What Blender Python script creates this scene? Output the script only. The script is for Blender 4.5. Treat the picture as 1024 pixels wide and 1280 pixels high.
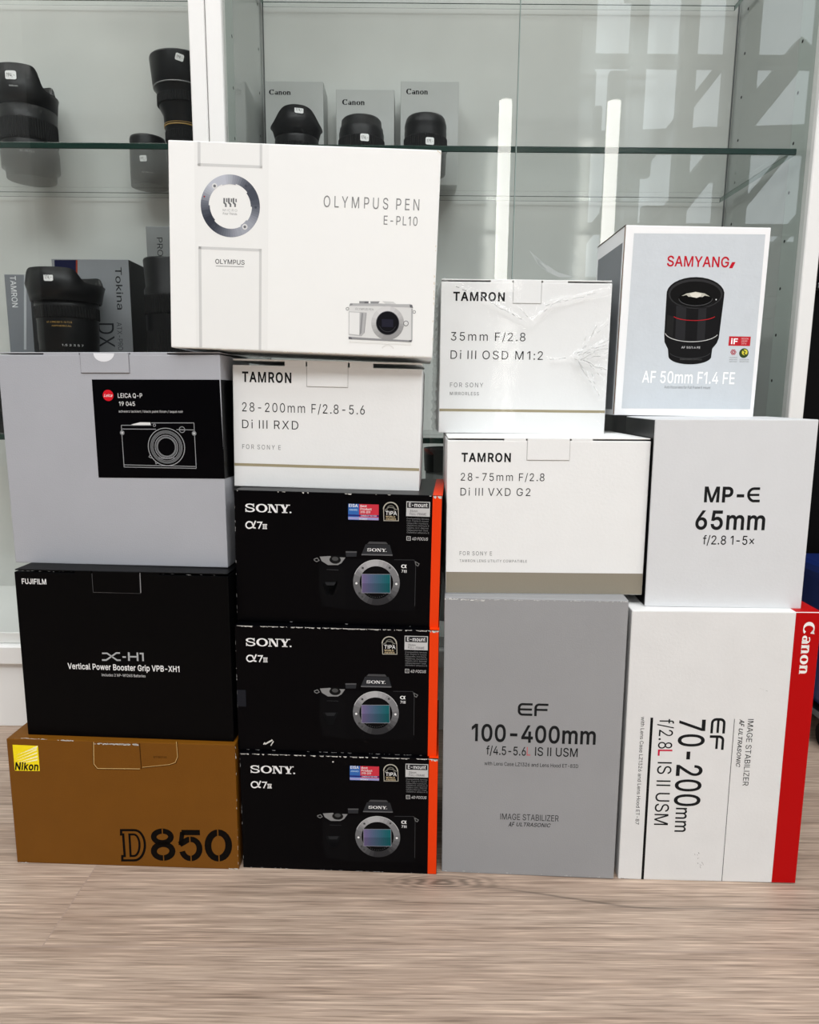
import bpy, bmesh, math, random
from mathutils import Vector, Matrix
from mathutils.geometry import delaunay_2d_cdt
random.seed(7)
for o in list(bpy.data.objects): bpy.data.objects.remove(o)
SC = bpy.context.scene
COL = SC.collection
R = math.radians

# ------------------------------------------------------------------ camera
F_PX, PITCH, ROLL, CAM_H, CAM_D = 873.7686, R(9.34042), R(.49957), .492058, .687712
fw = Vector((0, math.cos(PITCH), -math.sin(PITCH)))
up0 = Vector((1, 0, 0)).cross(fw)
rt = Vector((1, 0, 0)) * math.cos(ROLL) + up0 * math.sin(ROLL)
up = up0 * math.cos(ROLL) - Vector((1, 0, 0)) * math.sin(ROLL)
eye = Vector((0, -CAM_D, CAM_H))
cd = bpy.data.cameras.new('camera')
cam = bpy.data.objects.new('camera', cd)
COL.objects.link(cam)
m = Matrix((rt, up, -fw)).transposed().to_4x4()
m.translation = eye
cam.matrix_world = m
cd.sensor_fit = 'VERTICAL'
cd.sensor_height = 36
cd.sensor_width = 36
cd.lens = F_PX / 1280 * 36
cd.clip_start = .02
SC.camera = cam

# ------------------------------------------------------------------ light
SC.view_settings.view_transform = 'Standard'
SC.view_settings.look = 'None'
SC.view_settings.gamma = 1
SC.view_settings.use_curve_mapping = False
SC.view_settings.exposure = 0.0
SC.cycles.use_denoising = True
SC.cycles.transparent_max_bounces = 32
SC.cycles.max_bounces = 10
SC.cycles.sample_clamp_indirect = 6
W = bpy.data.worlds.new('sky')
SC.world = W
W.use_nodes = True
W.node_tree.nodes['Background'].inputs[0].default_value = (.86, .94, 1, 1)
W.node_tree.nodes['Background'].inputs[1].default_value = 2.9


def area(name, loc, size, power, color=(1, .97, .93), rot=(0, 0, 0)):
    l = bpy.data.lights.new(name, 'AREA')
    l.shape = 'RECTANGLE'
    l.size, l.size_y = size
    l.energy = power
    l.color = color
    o = bpy.data.objects.new(name, l)
    o.location = loc
    o.rotation_euler = rot
    COL.objects.link(o)
    return o


for x, y, pw_ in ((-1.5, -1.0, 23), (0.1, -1.1, 23), (1.7, -1.0, 23), (-1.5, -2.6, 58), (0.1, -2.6, 58), (1.7, -2.6, 58)):
    area('ceiling_panel_light', (x, y, 3.5), (1.2, 1.2), pw_, (.97, .985, 1))
for x0, x1, pw_ in ((-1.05, -.3, 2.2), (-.235, .515, .35)):
    area('cabinet_fill_light', ((x0 + x1) / 2, .43, 1.62), (x1 - x0 - .1, .1), pw_, (1, .98, .95))  # unseen lamps, added to brighten the cabinet interiors

# ------------------------------------------------------------------ materials
_m = {}


def lin(c):
    return tuple((v / 255 / 12.92) if v / 255 <= .04045 else ((v / 255 + .055) / 1.055) ** 2.4 for v in c)


def mat(name, rgb, rough=.5, metal=0, spec=.5, bump=0, bscale=200, emit=0, var=0, vscale=30, coat=0):
    """plain principled surface, optional fine bump and fine colour variation (rgb is sRGB 0-255)"""
    key = name
    if key in _m: return _m[key]
    M = bpy.data.materials.new(name)
    M.use_nodes = True
    nt = M.node_tree
    b = nt.nodes['Principled BSDF']
    c = lin(rgb)
    b.inputs['Base Color'].default_value = (*c, 1)
    b.inputs['Roughness'].default_value = rough
    b.inputs['Metallic'].default_value = metal
    b.inputs['Specular IOR Level'].default_value = spec
    b.inputs['Coat Weight'].default_value = coat
    if emit:
        b.inputs['Emission Color'].default_value = (*c, 1)
        b.inputs['Emission Strength'].default_value = emit
    if bump or var:
        tc = nt.nodes.new('ShaderNodeTexCoord')
        nz = nt.nodes.new('ShaderNodeTexNoise')
        nz.inputs['Scale'].default_value = bscale
        nz.inputs['Detail'].default_value = 3
        nt.links.new(tc.outputs['Object'], nz.inputs['Vector'])
        if bump:
            bp = nt.nodes.new('ShaderNodeBump')
            bp.inputs['Strength'].default_value = bump
            bp.inputs['Distance'].default_value = .001
            nt.links.new(nz.outputs[0], bp.inputs['Height'])
            nt.links.new(bp.outputs[0], b.inputs['Normal'])
        if var:
            n2 = nt.nodes.new('ShaderNodeTexNoise')
            n2.inputs['Scale'].default_value = vscale
            n2.inputs['Detail'].default_value = 4
            nt.links.new(tc.outputs['Object'], n2.inputs['Vector'])
            rp = nt.nodes.new('ShaderNodeMapRange')
            rp.inputs['From Min'].default_value = .3
            rp.inputs['From Max'].default_value = .7
            rp.inputs['To Min'].default_value = 1 - var
            rp.inputs['To Max'].default_value = 1 + var
            nt.links.new(n2.outputs[0], rp.inputs['Value'])
            mx = nt.nodes.new('ShaderNodeVectorMath')
            mx.operation = 'SCALE'
            mx.inputs[0].default_value = c
            nt.links.new(rp.outputs[0], mx.inputs['Scale'])
            nt.links.new(mx.outputs[0], b.inputs['Base Color'])
    _m[key] = M
    return M


def glass(name, tint, r0=.04, bump=0, bscale=20):
    M = bpy.data.materials.new(name)
    M.use_nodes = True
    nt = M.node_tree
    N = nt.nodes
    L = nt.links
    for n in list(N):
        if n.type != 'OUTPUT_MATERIAL': N.remove(n)
    out = [n for n in N if n.type == 'OUTPUT_MATERIAL'][0]
    tr = N.new('ShaderNodeBsdfTransparent')
    tr.inputs[0].default_value = (*tint, 1)
    gl = N.new('ShaderNodeBsdfGlossy')
    gl.inputs['Roughness'].default_value = 0.0 if not bump else .08
    lw = N.new('ShaderNodeLayerWeight')
    lw.inputs['Blend'].default_value = .5
    pw = N.new('ShaderNodeMath')
    pw.operation = 'POWER'
    pw.inputs[1].default_value = 5
    ma = N.new('ShaderNodeMath')
    ma.operation = 'MULTIPLY_ADD'
    ma.inputs[1].default_value = 1 - r0
    ma.inputs[2].default_value = r0
    mx = N.new('ShaderNodeMixShader')
    L.new(lw.outputs['Facing'], pw.inputs[0])
    L.new(pw.outputs[0], ma.inputs[0])
    L.new(ma.outputs[0], mx.inputs[0])
    L.new(tr.outputs[0], mx.inputs[1])
    L.new(gl.outputs[0], mx.inputs[2])
    L.new(mx.outputs[0], out.inputs[0])
    if bump:
        tc = N.new('ShaderNodeTexCoord')
        nz = N.new('ShaderNodeTexNoise')
        nz.inputs['Scale'].default_value = bscale
        nz.inputs['Detail'].default_value = 4
        bp = N.new('ShaderNodeBump')
        bp.inputs['Strength'].default_value = bump
        bp.inputs['Distance'].default_value = .002
        L.new(tc.outputs['Object'], nz.inputs['Vector'])
        L.new(nz.outputs[0], bp.inputs['Height'])
        L.new(bp.outputs[0], gl.inputs['Normal'])
    return M


M_WHITE = mat('white_lacquer', (236, 236, 234), .35)
M_GLASS = glass('clear_glass', (.972, .982, .976))
M_EDGE = mat('glass_edge_green', (16, 46, 38), .2)
M_BLACK = mat('black_plastic', (15, 15, 16), .38, spec=.25, bump=.05, bscale=900)
M_RUBBER = mat('black_rubber', (12, 12, 12), .6, spec=.2)
M_EDGE2 = mat('glass_edge_pale', (128, 146, 138), .2)
M_STICK = mat('sticker_paper', (240, 240, 240), .6)
M_INK = mat('black_ink', (14, 14, 15), .5, spec=.12)


# ------------------------------------------------------------------ mesh helpers
def link(name, bm, mats, parent=None, smooth=False, angle=None):
    me = bpy.data.meshes.new(name)
    bmesh.ops.recalc_face_normals(bm, faces=bm.faces[:])
    bm.to_mesh(me)
    bm.free()
    for x in (mats if isinstance(mats, (list, tuple)) else [mats]): me.materials.append(x)
    if smooth:
        for p in me.polygons: p.use_smooth = True
        me.set_sharp_from_angle(angle=R(angle or 35))
    o = bpy.data.objects.new(name, me)
    COL.objects.link(o)
    if parent: o.parent = parent
    return o


def box(bm, x0, x1, y0, y1, z0, z1, mi=0, bev=0, seg=2):
    vs = [bm.verts.new((x, y, z)) for x in (x0, x1) for y in (y0, y1) for z in (z0, z1)]
    fs = []
    for q in ((0, 1, 3, 2), (4, 6, 7, 5), (0, 4, 5, 1), (2, 3, 7, 6), (0, 2, 6, 4), (1, 5, 7, 3)):
        f = bm.faces.new([vs[i] for i in q])
        f.material_index = mi
        fs.append(f)
    if bev:
        bmesh.ops.recalc_face_normals(bm, faces=fs)
        es = list({e for f in fs for e in f.edges})
        bmesh.ops.bevel(bm, geom=es, offset=bev, segments=seg, affect='EDGES', profile=.6, clamp_overlap=True, material=mi)


def bx(name, dims, m_, parent=None, bev=0, seg=2):
    bm = bmesh.new()
    box(bm, *dims, bev=bev, seg=seg)
    return link(name, bm, m_, parent)


def tag(o, label, cat, group=None):
    o['label'] = label
    o['category'] = cat
    if group: o['group'] = group
    return o


def thing(name, label, cat, loc=(0, 0, 0), group=None, rz=0):
    o = bpy.data.objects.new(name, None)
    o.empty_display_size = .02
    COL.objects.link(o)
    o.location = loc
    o.rotation_euler = (0, 0, rz)
    return tag(o, label, cat, group)


def struct(name, bm, m_):
    o = link(name, bm, m_)
    o['kind'] = 'structure'
    return o


def ray(x, y):
    return fw + rt * ((x - 512) / F_PX) - up * ((y - 640) / F_PX)


def at(x, y, Y):
    d = ray(x, y)
    return eye + d * ((Y + CAM_D) / d.y)


# ------------------------------------------------------------------ text and drawn strokes (2-D geometry)
# capital height 700; every line: character, advance width, then its closed outlines
GLYPHS = {}
for _l in """,258 52,-164,93,98,188,98,116,-164
-623 464,336,464,258,157,258,157,336
.258 131,-6,115,-4,100,2,76,25,70,40,68,56,70,73,76,88,100,111,115,117,131,119,148,117,163,111,176,101,186,88,192,73,194,56,192,40,186,25,176,12,163,2,148,-4
/343 323,733,98,-105,20,-105,245,733
0623 312,-9,262,-5,218,10,179,33,145,66,117,107,95,156,79,213,69,278,66,350,69,421,79,486,95,543,118,593,146,634,179,667,219,690,263,705,312,709,361,705,405,690,444,667,478,634,506,593,529,543,545,486,554,421,558,350,554,278,545,213,529,156,507,107,479,66,445,33,406,10,361,-5|312,68,344,72,374,83,399,101,422,127,440,159,454,198,465,243,471,293,473,350,471,406,465,457,454,502,440,541,422,573,399,599,374,617,344,629,312,632,279,629,250,617,224,599,202,573,184,541,169,502,159,457,152,406,150,350,152,293,169,198,184,159,202,127,224,101,250,83,279,72
1450 330,700,330,0,242,0,242,600,70,480,70,580,228,700
2623 88,0,88,65,322,315,404,409,428,449,439,490,441,511,439,535,433,557,410,593,376,618,332,631,282,630,258,625,237,616,203,587,191,569,182,548,175,498,90,498,93,538,103,575,119,609,140,638,166,663,197,683,232,698,269,706,310,709,350,706,387,698,421,683,451,664,476,640,497,613,512,582,521,548,523,487,510,437,483,385,405,288,367,247,210,83,536,78,536,0
3623 300,-9,258,-7,219,1,183,13,149,31,121,53,97,79,78,109,66,143,60,181,150,181,154,158,162,138,189,104,227,82,250,74,301,69,329,70,354,75,400,95,418,110,433,128,444,149,451,172,453,199,451,224,445,248,435,270,420,290,401,307,378,321,349,332,277,341,216,341,216,412,396,617,96,622,96,700,513,700,513,634,291,383,291,397,340,399,385,393,424,380,459,360,487,335,510,306,527,273,537,237,541,199,537,160,527,124,510,91,487,62,458,37,425,17,387,2,345,-6
4623 54,145,54,218,340,700,428,700,149,228,568,224,568,145|388,0,388,437,472,437,472,0
5623 304,-9,264,-7,227,2,193,15,162,34,136,56,114,83,97,112,87,145,82,179,168,179,179,140,190,122,220,94,238,83,281,70,332,71,357,77,401,104,418,122,443,168,449,194,451,223,449,252,432,304,417,326,399,345,378,361,354,372,328,379,276,380,209,361,176,338,93,348,132,700,504,700,504,622,207,622,184,415,244,447,291,458,347,457,404,442,454,412,475,393,509,345,531,289,538,225,535,181,524,141,508,104,485,71,457,44,425,21,388,4,348,-6
6623 311,-9,270,-6,231,4,196,20,164,42,138,70,116,102,100,139,91,179,87,223,97,292,128,369,189,468,347,700,443,700,208,359,227,396,269,422,304,431,364,429,401,420,435,405,464,385,489,360,509,330,523,296,532,258,535,216,532,174,522,135,506,100,484,68,458,42,427,20,391,4,353,-6|311,67,338,69,362,75,403,101,419,119,442,163,449,189,451,216,449,244,432,294,403,332,362,357,338,363,311,365,285,363,261,357,239,346,203,315,180,271,174,246,172,218,174,190,180,164,190,140,203,119,239,86,261,75,285,69
7623 133,0,445,622,86,622,86,700,537,700,537,625,227,0
8623 311,-9,266,-7,224,2,187,16,153,35,125,58,102,85,85,116,75,150,71,186,73,215,79,243,89,268,103,292,139,332,161,347,210,364,178,379,150,398,128,424,110,454,100,487,97,523,100,558,109,590,124,619,145,645,171,667,201,685,234,699,271,707,311,709,351,707,388,699,421,685,451,667,476,645,497,619,513,590,522,558,525,523,522,487,512,454,494,424,472,398,445,379,413,367,462,347,503,313,533,268,543,243,552,186,548,150,538,116,521,85,498,58,469,35,436,16,398,2,357,-7|341,69,368,74,413,94,444,126,455,145,461,167,463,191,461,216,454,239,443,260,429,278,411,294,389,307,339,322,311,324,283,322,233,307,211,294,193,278,179,260,168,239,161,216,159,191,161,167,167,145,177,126,191,109,209,94,254,74,282,69|311,398,357,405,395,424,423,455,432,474,439,517,432,560,411,594,396,608,358,626,311,633,264,626,226,608,199,578,190,560,183,517,190,474,211,438,226,424,265,405
9623 311,709,353,706,391,696,427,680,458,658,485,630,506,598,522,561,532,521,535,477,533,443,513,371,468,284,434,232,276,0,179,0,415,341,396,304,369,285,336,272,300,268,259,271,222,280,189,295,159,315,134,340,114,370,99,404,90,442,87,484,91,526,100,565,117,600,138,632,165,658,196,680,231,696,270,706|311,633,285,631,262,625,240,614,220,599,190,560,180,537,174,511,172,484,174,456,180,430,190,407,220,368,262,343,285,337,311,335,337,337,361,343,403,368,419,385,433,406,443,429,449,455,451,482,449,510,443,536,433,560,403,599,384,614,362,625,337,631
:258 131,-6,115,-4,100,2,76,25,70,40,68,56,70,73,76,88,100,111,115,117,131,119,148,117,163,111,176,101,186,88,192,73,194,56,192,40,186,25,176,12,163,2,148,-4|131,373,115,375,100,381,76,404,70,419,68,435,70,452,76,467,100,490,115,496,131,498,148,496,163,490,176,480,186,467,192,452,194,435,192,419,186,404,176,391,163,381,148,375
A660 23,0,277,700,380,700,637,0,544,0,395,416,350,554,319,658,337,658,293,510,262,416,117,0|151,195,151,273,509,273,509,195
B628 83,0,83,700,332,700,377,697,418,689,452,675,482,657,506,634,524,608,537,579,545,548,548,514,541,462,532,440,506,407,490,393,433,367,478,350,500,338,538,303,554,280,566,253,573,222,575,187,572,153,564,121,551,92,531,65,506,43,474,25,436,11,391,3,339,0|171,78,337,78,386,82,425,92,454,110,473,132,485,158,489,188,487,211,481,233,458,271,441,287,397,310,371,316,342,318,171,318|171,393,327,393,352,394,375,399,415,419,445,449,460,489,462,512,459,541,448,567,430,590,405,608,371,618,330,622,171,622
C702 368,-9,310,-5,256,10,207,34,163,68,126,109,96,159,73,216,60,279,55,350,60,420,73,484,96,541,126,591,163,632,207,665,256,690,310,705,368,709,403,708,436,703,499,682,527,667,577,627,598,603,616,576,643,514,651,479,562,479,547,524,523,560,492,589,434,618,368,627,326,624,288,613,253,595,221,570,194,538,172,501,156,456,146,406,142,350,146,293,156,243,172,199,194,161,221,130,253,105,288,87,327,76,390,74,434,82,474,99,508,124,536,157,555,198,562,221,651,221,632,154,617,125,577,74,554,52,499,18,469,6,403,-8
D691 301,0,132,0,132,78,296,78,349,82,397,93,437,111,472,136,500,167,521,205,537,249,546,297,549,351,546,405,537,453,522,496,500,533,473,564,440,589,400,607,355,618,304,622,128,622,128,700,310,700,375,695,433,681,485,658,530,626,567,586,596,538,618,483,631,420,635,351,631,282,618,219,596,163,566,115,528,75,482,42,429,19,369,5|171,700,171,0,83,0,83,700
E576 83,0,83,700,513,700,513,622,171,622,171,393,489,393,489,315,171,315,171,78,516,78,516,0
F564 83,0,83,700,508,700,508,622,171,622,171,383,476,383,476,304,171,304,171,0
G716 370,-9,310,-5,255,10,206,35,162,68,125,109,95,159,73,216,60,280,55,350,60,420,73,484,95,541,125,591,162,632,205,665,254,690,307,705,365,709,401,708,468,693,528,665,555,646,600,600,633,544,645,513,653,480,561,480,544,522,506,574,473,599,434,617,389,626,325,624,287,613,252,595,221,570,194,539,172,501,156,456,146,406,142,350,146,293,156,243,172,199,194,161,222,130,253,105,289,87,328,76,370,73,408,76,442,84,474,98,502,117,526,141,545,170,559,202,568,239,571,279,598,274,389,274,389,352,658,352,658,275,654,220,641,170,620,125,592,86,558,53,518,26,473,6,423,-5
H711 83,0,83,700,171,700,171,397,540,397,540,700,629,700,629,0,540,0,540,319,171,319,171,0
I260 86,0,174,0,174,700,86,700
J545 255,-9,197,-3,146,15,104,45,71,87,52,138,46,200,46,238,134,238,138,161,149,128,167,102,192,84,221,72,255,69,288,72,317,84,341,102,359,128,370,161,374,200,374,700,463,700,463,200,456,138,437,87,405,45,362,15,312,-3
K642 144,200,144,297,240,417,291,474,500,700,617,700,318,380|83,0,83,700,171,700,171,0|512,0,258,357,314,426,617,0
L541 83,0,83,700,171,700,171,78,497,78,497,0
M864 83,0,83,700,209,700,432,118,655,700,781,700,781,0,694,0,694,535,470,0,394,0,170,535,168,0
N720 83,0,83,700,187,700,472,251,533,147,569,76,557,74,549,216,549,700,638,700,638,0,532,0,278,399,204,524,148,622,164,624,167,558,172,431,172,0
O734 367,-9,309,-5,256,10,207,34,163,68,126,109,96,159,73,216,60,279,55,350,60,420,73,484,96,541,126,591,163,632,207,665,256,690,309,705,367,709,425,705,479,690,528,665,571,632,608,591,638,541,661,484,674,420,678,350,674,279,661,216,638,159,608,109,571,68,528,34,479,10,425,-5|367,73,408,76,446,87,481,105,512,129,540,160,562,198,579,243,589,293,592,350,589,407,579,457,562,502,540,540,512,571,481,595,446,613,408,624,367,627,327,624,289,613,253,595,222,571,195,539,172,501,156,457,146,406,142,350,146,293,156,243,172,198,195,161,222,129,253,105,289,87,327,76
P612 83,0,83,700,324,700,374,697,419,687,457,671,490,649,516,622,536,591,551,556,559,519,562,478,559,438,551,400,536,365,516,334,490,307,457,285,419,269,374,259,324,256,150,256,150,334,320,334,354,336,384,342,409,352,429,366,446,384,458,404,467,427,474,478,467,530,446,573,429,590,383,614,354,620,319,622,171,622,171,0
Q734 337,219,430,219,508,117,528,89,645,-66,552,-66,475,37,456,63|367,-9,309,-5,256,10,207,34,163,68,126,109,96,159,73,216,60,279,55,350,60,420,73,484,96,541,126,591,163,632,207,665,256,690,309,705,367,709,425,705,479,690,528,665,571,632,608,591,638,541,661,484,674,420,678,350,674,279,661,216,638,159,608,109,571,68,528,34,479,10,425,-5|367,73,408,76,446,87,481,105,512,129,540,160,562,198,579,243,589,293,592,350,589,407,579,457,562,502,540,540,512,571,481,595,446,613,408,624,367,627,327,624,289,613,253,595,222,571,195,539,172,501,156,457,146,406,142,350,146,293,156,243,172,198,195,161,222,129,253,105,289,87,327,76
R618 83,0,83,700,325,700,375,697,420,688,458,672,491,651,517,626,537,596,552,562,560,525,563,484,560,444,552,407,537,373,517,344,490,319,458,299,420,284,375,275,325,272,132,272,132,351,321,351,385,358,410,367,430,379,447,395,459,413,468,435,475,484,468,535,459,557,447,576,430,592,409,605,355,620,320,622,171,622,171,0|486,0,317,315,417,315,589,0
S614 308,-12,259,-9,215,-1,175,13,141,32,112,55,88,83,70,114,58,150,53,188,144,188,148,162,157,140,170,121,187,104,206,91,254,73,308,68,339,69,367,74,417,95,437,109,453,126,466,146,473,168,475,192,473,213,467,231,457,246,426,271,362,299,253,329,199,348,155,370,119,398,92,430,77,469,71,513,75,550,86,585,103,616,127,644,156,666,189,685,227,699,268,707,312,709,357,707,398,698,435,685,468,666,496,644,519,617,536,588,547,555,552,520,464,520,456,553,440,580,416,602,385,618,350,628,310,631,254,624,209,605,191,592,177,576,160,538,158,517,161,494,168,475,180,459,213,434,273,409,364,384,429,363,473,341,512,311,529,293,543,272,560,221,562,191,559,154,549,119,532,87,509,59,480,35,445,15,404,0,359,-9
T617 44,622,44,700,574,700,574,622,353,622,353,0,265,0,265,622
U712 356,-11,303,-8,255,3,212,21,174,45,142,75,117,110,98,149,86,192,83,238,83,700,171,700,171,245,174,213,181,183,194,156,211,131,232,110,257,93,287,81,320,73,356,71,393,73,426,81,455,93,480,110,501,131,518,156,530,183,538,213,540,245,540,700,629,700,629,238,625,192,614,149,595,110,570,75,538,45,500,21,457,3,409,-8
V660 280,0,23,700,116,700,264,284,310,146,341,42,323,42,367,190,398,284,543,700,637,700,382,0
W944 213,0,23,700,113,700,225,270,247,177,271,54,260,54,291,200,308,270,421,700,522,700,635,270,664,153,684,54,672,54,702,200,719,270,830,700,921,700,730,0,627,0,506,444,476,574,462,653,481,653,454,510,437,444,317,0
X653 25,0,299,391,299,325,40,700,143,700,245,551,281,497,335,402,319,402,338,437,411,551,514,700,614,700,356,329,356,395,627,0,525,0,402,178,327,300,317,318,336,318,250,178,126,0
Y649 280,0,280,287,23,700,125,700,264,474,306,402,343,317,308,317,333,378,386,474,524,700,626,700,369,287,369,0
Z603 57,0,57,64,376,530,469,654,479,625,393,622,55,622,55,700,546,700,546,635,232,177,151,67,134,46,124,75,209,78,550,78,550,0
a536 220,-12,188,-10,130,7,105,21,83,39,66,61,52,87,44,116,42,148,44,177,59,222,88,254,127,276,197,295,354,318,373,330,378,339,378,374,367,408,345,434,312,450,269,455,224,450,189,435,162,414,138,377,56,401,70,430,87,455,108,476,156,507,183,517,239,528,307,526,351,516,393,496,429,463,443,441,454,414,461,382,463,346,463,0,381,0,381,71,347,34,316,11,274,-6|234,62,290,71,314,81,350,110,372,148,379,190,379,261,357,250,203,224,168,211,142,192,133,179,126,144,133,112,140,99,163,79,196,67
b584 316,-11,260,-4,237,5,202,29,163,81,154,0,72,0,72,700,156,700,156,439,189,476,217,501,236,513,258,522,315,529,357,525,396,514,431,496,461,471,488,440,509,403,524,360,534,312,537,260,534,207,525,159,509,116,488,79,462,47,431,22,396,4,358,-8|303,64,334,67,361,76,385,90,405,109,435,160,450,225,450,296,435,359,422,386,405,410,385,428,361,443,334,451,303,454,272,451,245,443,222,429,202,411,185,388,172,362,157,298,155,261,157,223,172,158,185,131,202,108,222,89,246,75,273,67
c544 240,-8,198,4,161,23,128,48,100,80,77,117,60,160,50,207,47,258,50,310,60,358,77,401,100,438,128,470,161,495,198,514,240,525,285,529,335,525,380,511,420,490,453,461,480,424,498,381,417,360,400,398,371,428,333,447,285,454,253,451,224,442,200,427,179,407,162,383,149,355,134,292,132,258,134,224,149,162,162,134,179,110,200,91,224,76,253,67,302,65,348,76,373,91,393,110,419,161,499,141,482,97,470,77,421,29,381,7,335,-7,311,-10
d584 269,-11,227,-8,188,4,153,22,122,47,96,79,75,116,60,159,50,207,47,260,50,312,60,360,75,403,97,440,123,471,154,496,189,514,227,525,269,529,326,522,348,513,382,489,415,450,421,439,428,700,512,700,512,0,430,0,430,81,382,29,347,5,325,-4|281,64,311,67,338,75,362,89,382,108,399,131,412,158,427,223,429,261,422,331,412,362,399,388,383,411,362,429,339,443,312,451,281,454,250,451,223,443,199,428,179,410,162,386,149,359,134,296,132,261,134,225,149,160,162,133,179,109,200,90,224,76,251,67
e556 292,-11,243,-8,200,4,161,23,127,48,99,79,77,117,60,159,50,206,47,257,50,308,60,356,76,399,98,437,126,468,158,494,196,514,237,525,282,529,338,523,366,515,416,488,439,469,460,446,477,419,491,388,502,352,509,312,511,233,103,233,103,304,465,304,426,278,419,342,410,369,397,394,381,415,361,432,338,444,312,452,282,454,252,452,225,444,201,431,181,414,164,394,150,371,140,345,134,318,132,244,134,208,141,175,152,146,167,121,186,101,208,85,233,73,261,66,313,64,365,80,393,100,413,128,420,145,502,125,479,75,440,35,416,19,359,-4
f349 314,522,314,450,9,450,9,522|111,0,111,594,113,622,120,647,132,669,147,687,165,702,186,714,233,727,276,729,306,725,334,717,313,645,268,652,245,650,226,644,212,633,203,618,197,599,195,576,195,0
g585 248,-206,184,-192,157,-181,113,-152,81,-115,70,-95,140,-56,167,-91,212,-121,257,-133,285,-134,324,-130,359,-120,388,-103,411,-79,424,-47,428,-8,428,94,405,70,382,44,347,22,325,13,299,8,228,10,190,20,155,37,124,60,98,89,76,124,60,165,50,211,47,263,50,315,60,361,76,404,97,440,123,471,155,496,190,514,228,525,270,529,327,522,368,502,397,476,423,439,431,522,513,522,513,-12,509,-55,499,-92,482,-124,459,-150,432,-171,400,-187,364,-198,326,-205|282,81,312,84,339,91,363,103,383,120,400,141,413,167,428,229,430,265,428,301,413,363,400,389,383,411,363,430,340,443,312,451,282,454,251,451,224,443,200,429,179,410,162,387,149,361,134,299,132,265,134,230,140,198,163,143,180,122,200,104,224,92,251,84
h564 156,312,156,0,72,0,72,700,156,700,156,396,141,396,159,439,182,473,209,498,241,515,275,526,313,529,347,527,378,519,406,507,431,490,452,468,469,441,481,410,489,373,491,331,491,0,407,0,407,324,404,361,393,393,376,419,352,438,323,449,289,453,242,446,221,437,187,408,174,389,164,366,158,341
i229 72,0,72,522,156,522,156,0|115,609,100,611,74,626,64,637,57,665,64,693,86,713,100,719,115,721,131,719,157,704,172,680,174,665,172,650,157,626,131,611
j229 72,522,156,522,156,-41,155,-72,140,-124,127,-146,110,-164,89,-178,65,-188,37,-194,-14,-196,-14,-119,25,-117,42,-110,56,-99,65,-83,72,-40|115,609,99,611,74,626,64,637,58,650,56,665,58,680,64,693,86,713,99,719,115,721,130,719,156,704,166,693,173,665,166,637,144,617,130,611
k524 151,188,151,291,166,291,391,522,496,522,253,274|72,0,72,700,156,700,156,0|404,0,203,256,263,315,512,0
l260 192,-3,155,0,125,10,102,28,85,51,76,81,72,116,72,700,156,700,156,136,160,98,165,86,173,78,201,71,233,75,249,4
m839 72,0,72,522,154,522,155,406,168,456,182,476,217,507,258,525,279,530,302,531,338,527,369,516,395,496,416,471,432,440,442,405,430,405,449,452,482,490,524,516,574,530,630,529,658,523,684,512,707,496,727,476,744,452,756,423,764,389,766,351,766,0,682,0,682,349,679,383,668,410,650,430,628,444,603,452,576,455,533,448,499,429,475,399,463,362,461,340,461,0,377,0,377,358,374,385,364,408,348,428,327,443,302,452,274,455,235,448,200,429,185,415,173,398,164,378,158,354,156,327,156,0
n564 156,312,156,0,72,0,72,522,154,522,154,396,141,396,159,439,182,473,209,498,241,515,275,526,313,529,347,527,378,519,406,507,431,490,452,468,469,441,481,410,489,373,491,331,491,0,407,0,407,324,404,361,393,393,376,419,352,438,323,449,289,453,242,446,221,437,187,408,174,389,164,366,158,341
o571 285,-11,240,-8,198,4,161,23,128,48,100,80,77,117,60,160,50,207,47,258,50,310,60,358,77,401,100,438,128,470,161,495,198,514,240,525,285,529,331,525,373,514,411,495,444,470,472,438,494,401,511,358,521,310,524,258,521,207,511,160,494,117,472,80,444,48,411,23,373,4,331,-8|285,64,318,67,347,76,372,91,393,110,410,134,423,162,432,192,439,258,432,325,423,355,410,383,393,407,372,427,347,442,318,451,285,454,253,451,224,442,200,427,179,407,162,383,149,355,134,292,132,258,134,224,149,162,162,134,179,110,200,91,224,76,253,67
p584 72,-196,72,522,154,522,154,439,189,476,217,501,236,513,258,522,315,529,357,525,396,514,431,496,461,471,488,440,509,403,524,360,534,312,537,260,534,207,525,159,509,116,488,79,462,47,431,22,396,4,358,-8,316,-11,260,-4,237,5,203,29,163,81,156,-196|303,64,334,67,361,76,385,90,405,109,435,160,450,225,450,296,435,359,422,386,405,410,385,428,361,443,334,451,303,454,272,451,245,443,222,429,202,411,185,388,172,362,157,298,155,261,157,223,172,158,185,131,202,108,222,89,246,75,273,67
q584 512,-196,428,-196,428,81,395,43,366,17,347,5,325,-4,269,-11,227,-8,188,4,153,22,122,47,96,79,75,116,60,159,50,207,47,260,50,312,60,360,75,403,97,440,123,471,154,496,189,514,227,525,269,529,326,522,348,513,382,489,395,476,422,439,430,522,512,522|281,64,311,67,338,75,362,89,382,108,399,131,412,158,427,223,429,261,422,331,412,362,399,388,383,411,362,429,339,443,312,451,281,454,250,451,223,443,199,428,179,410,162,386,149,359,134,296,132,261,134,225,149,160,162,133,179,109,200,90,224,76,251,67
r357 72,0,72,522,154,522,154,442,171,466,188,487,210,505,235,519,263,527,335,528,335,443,285,448,239,441,219,433,186,407,173,390,158,349,156,326,156,0
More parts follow.
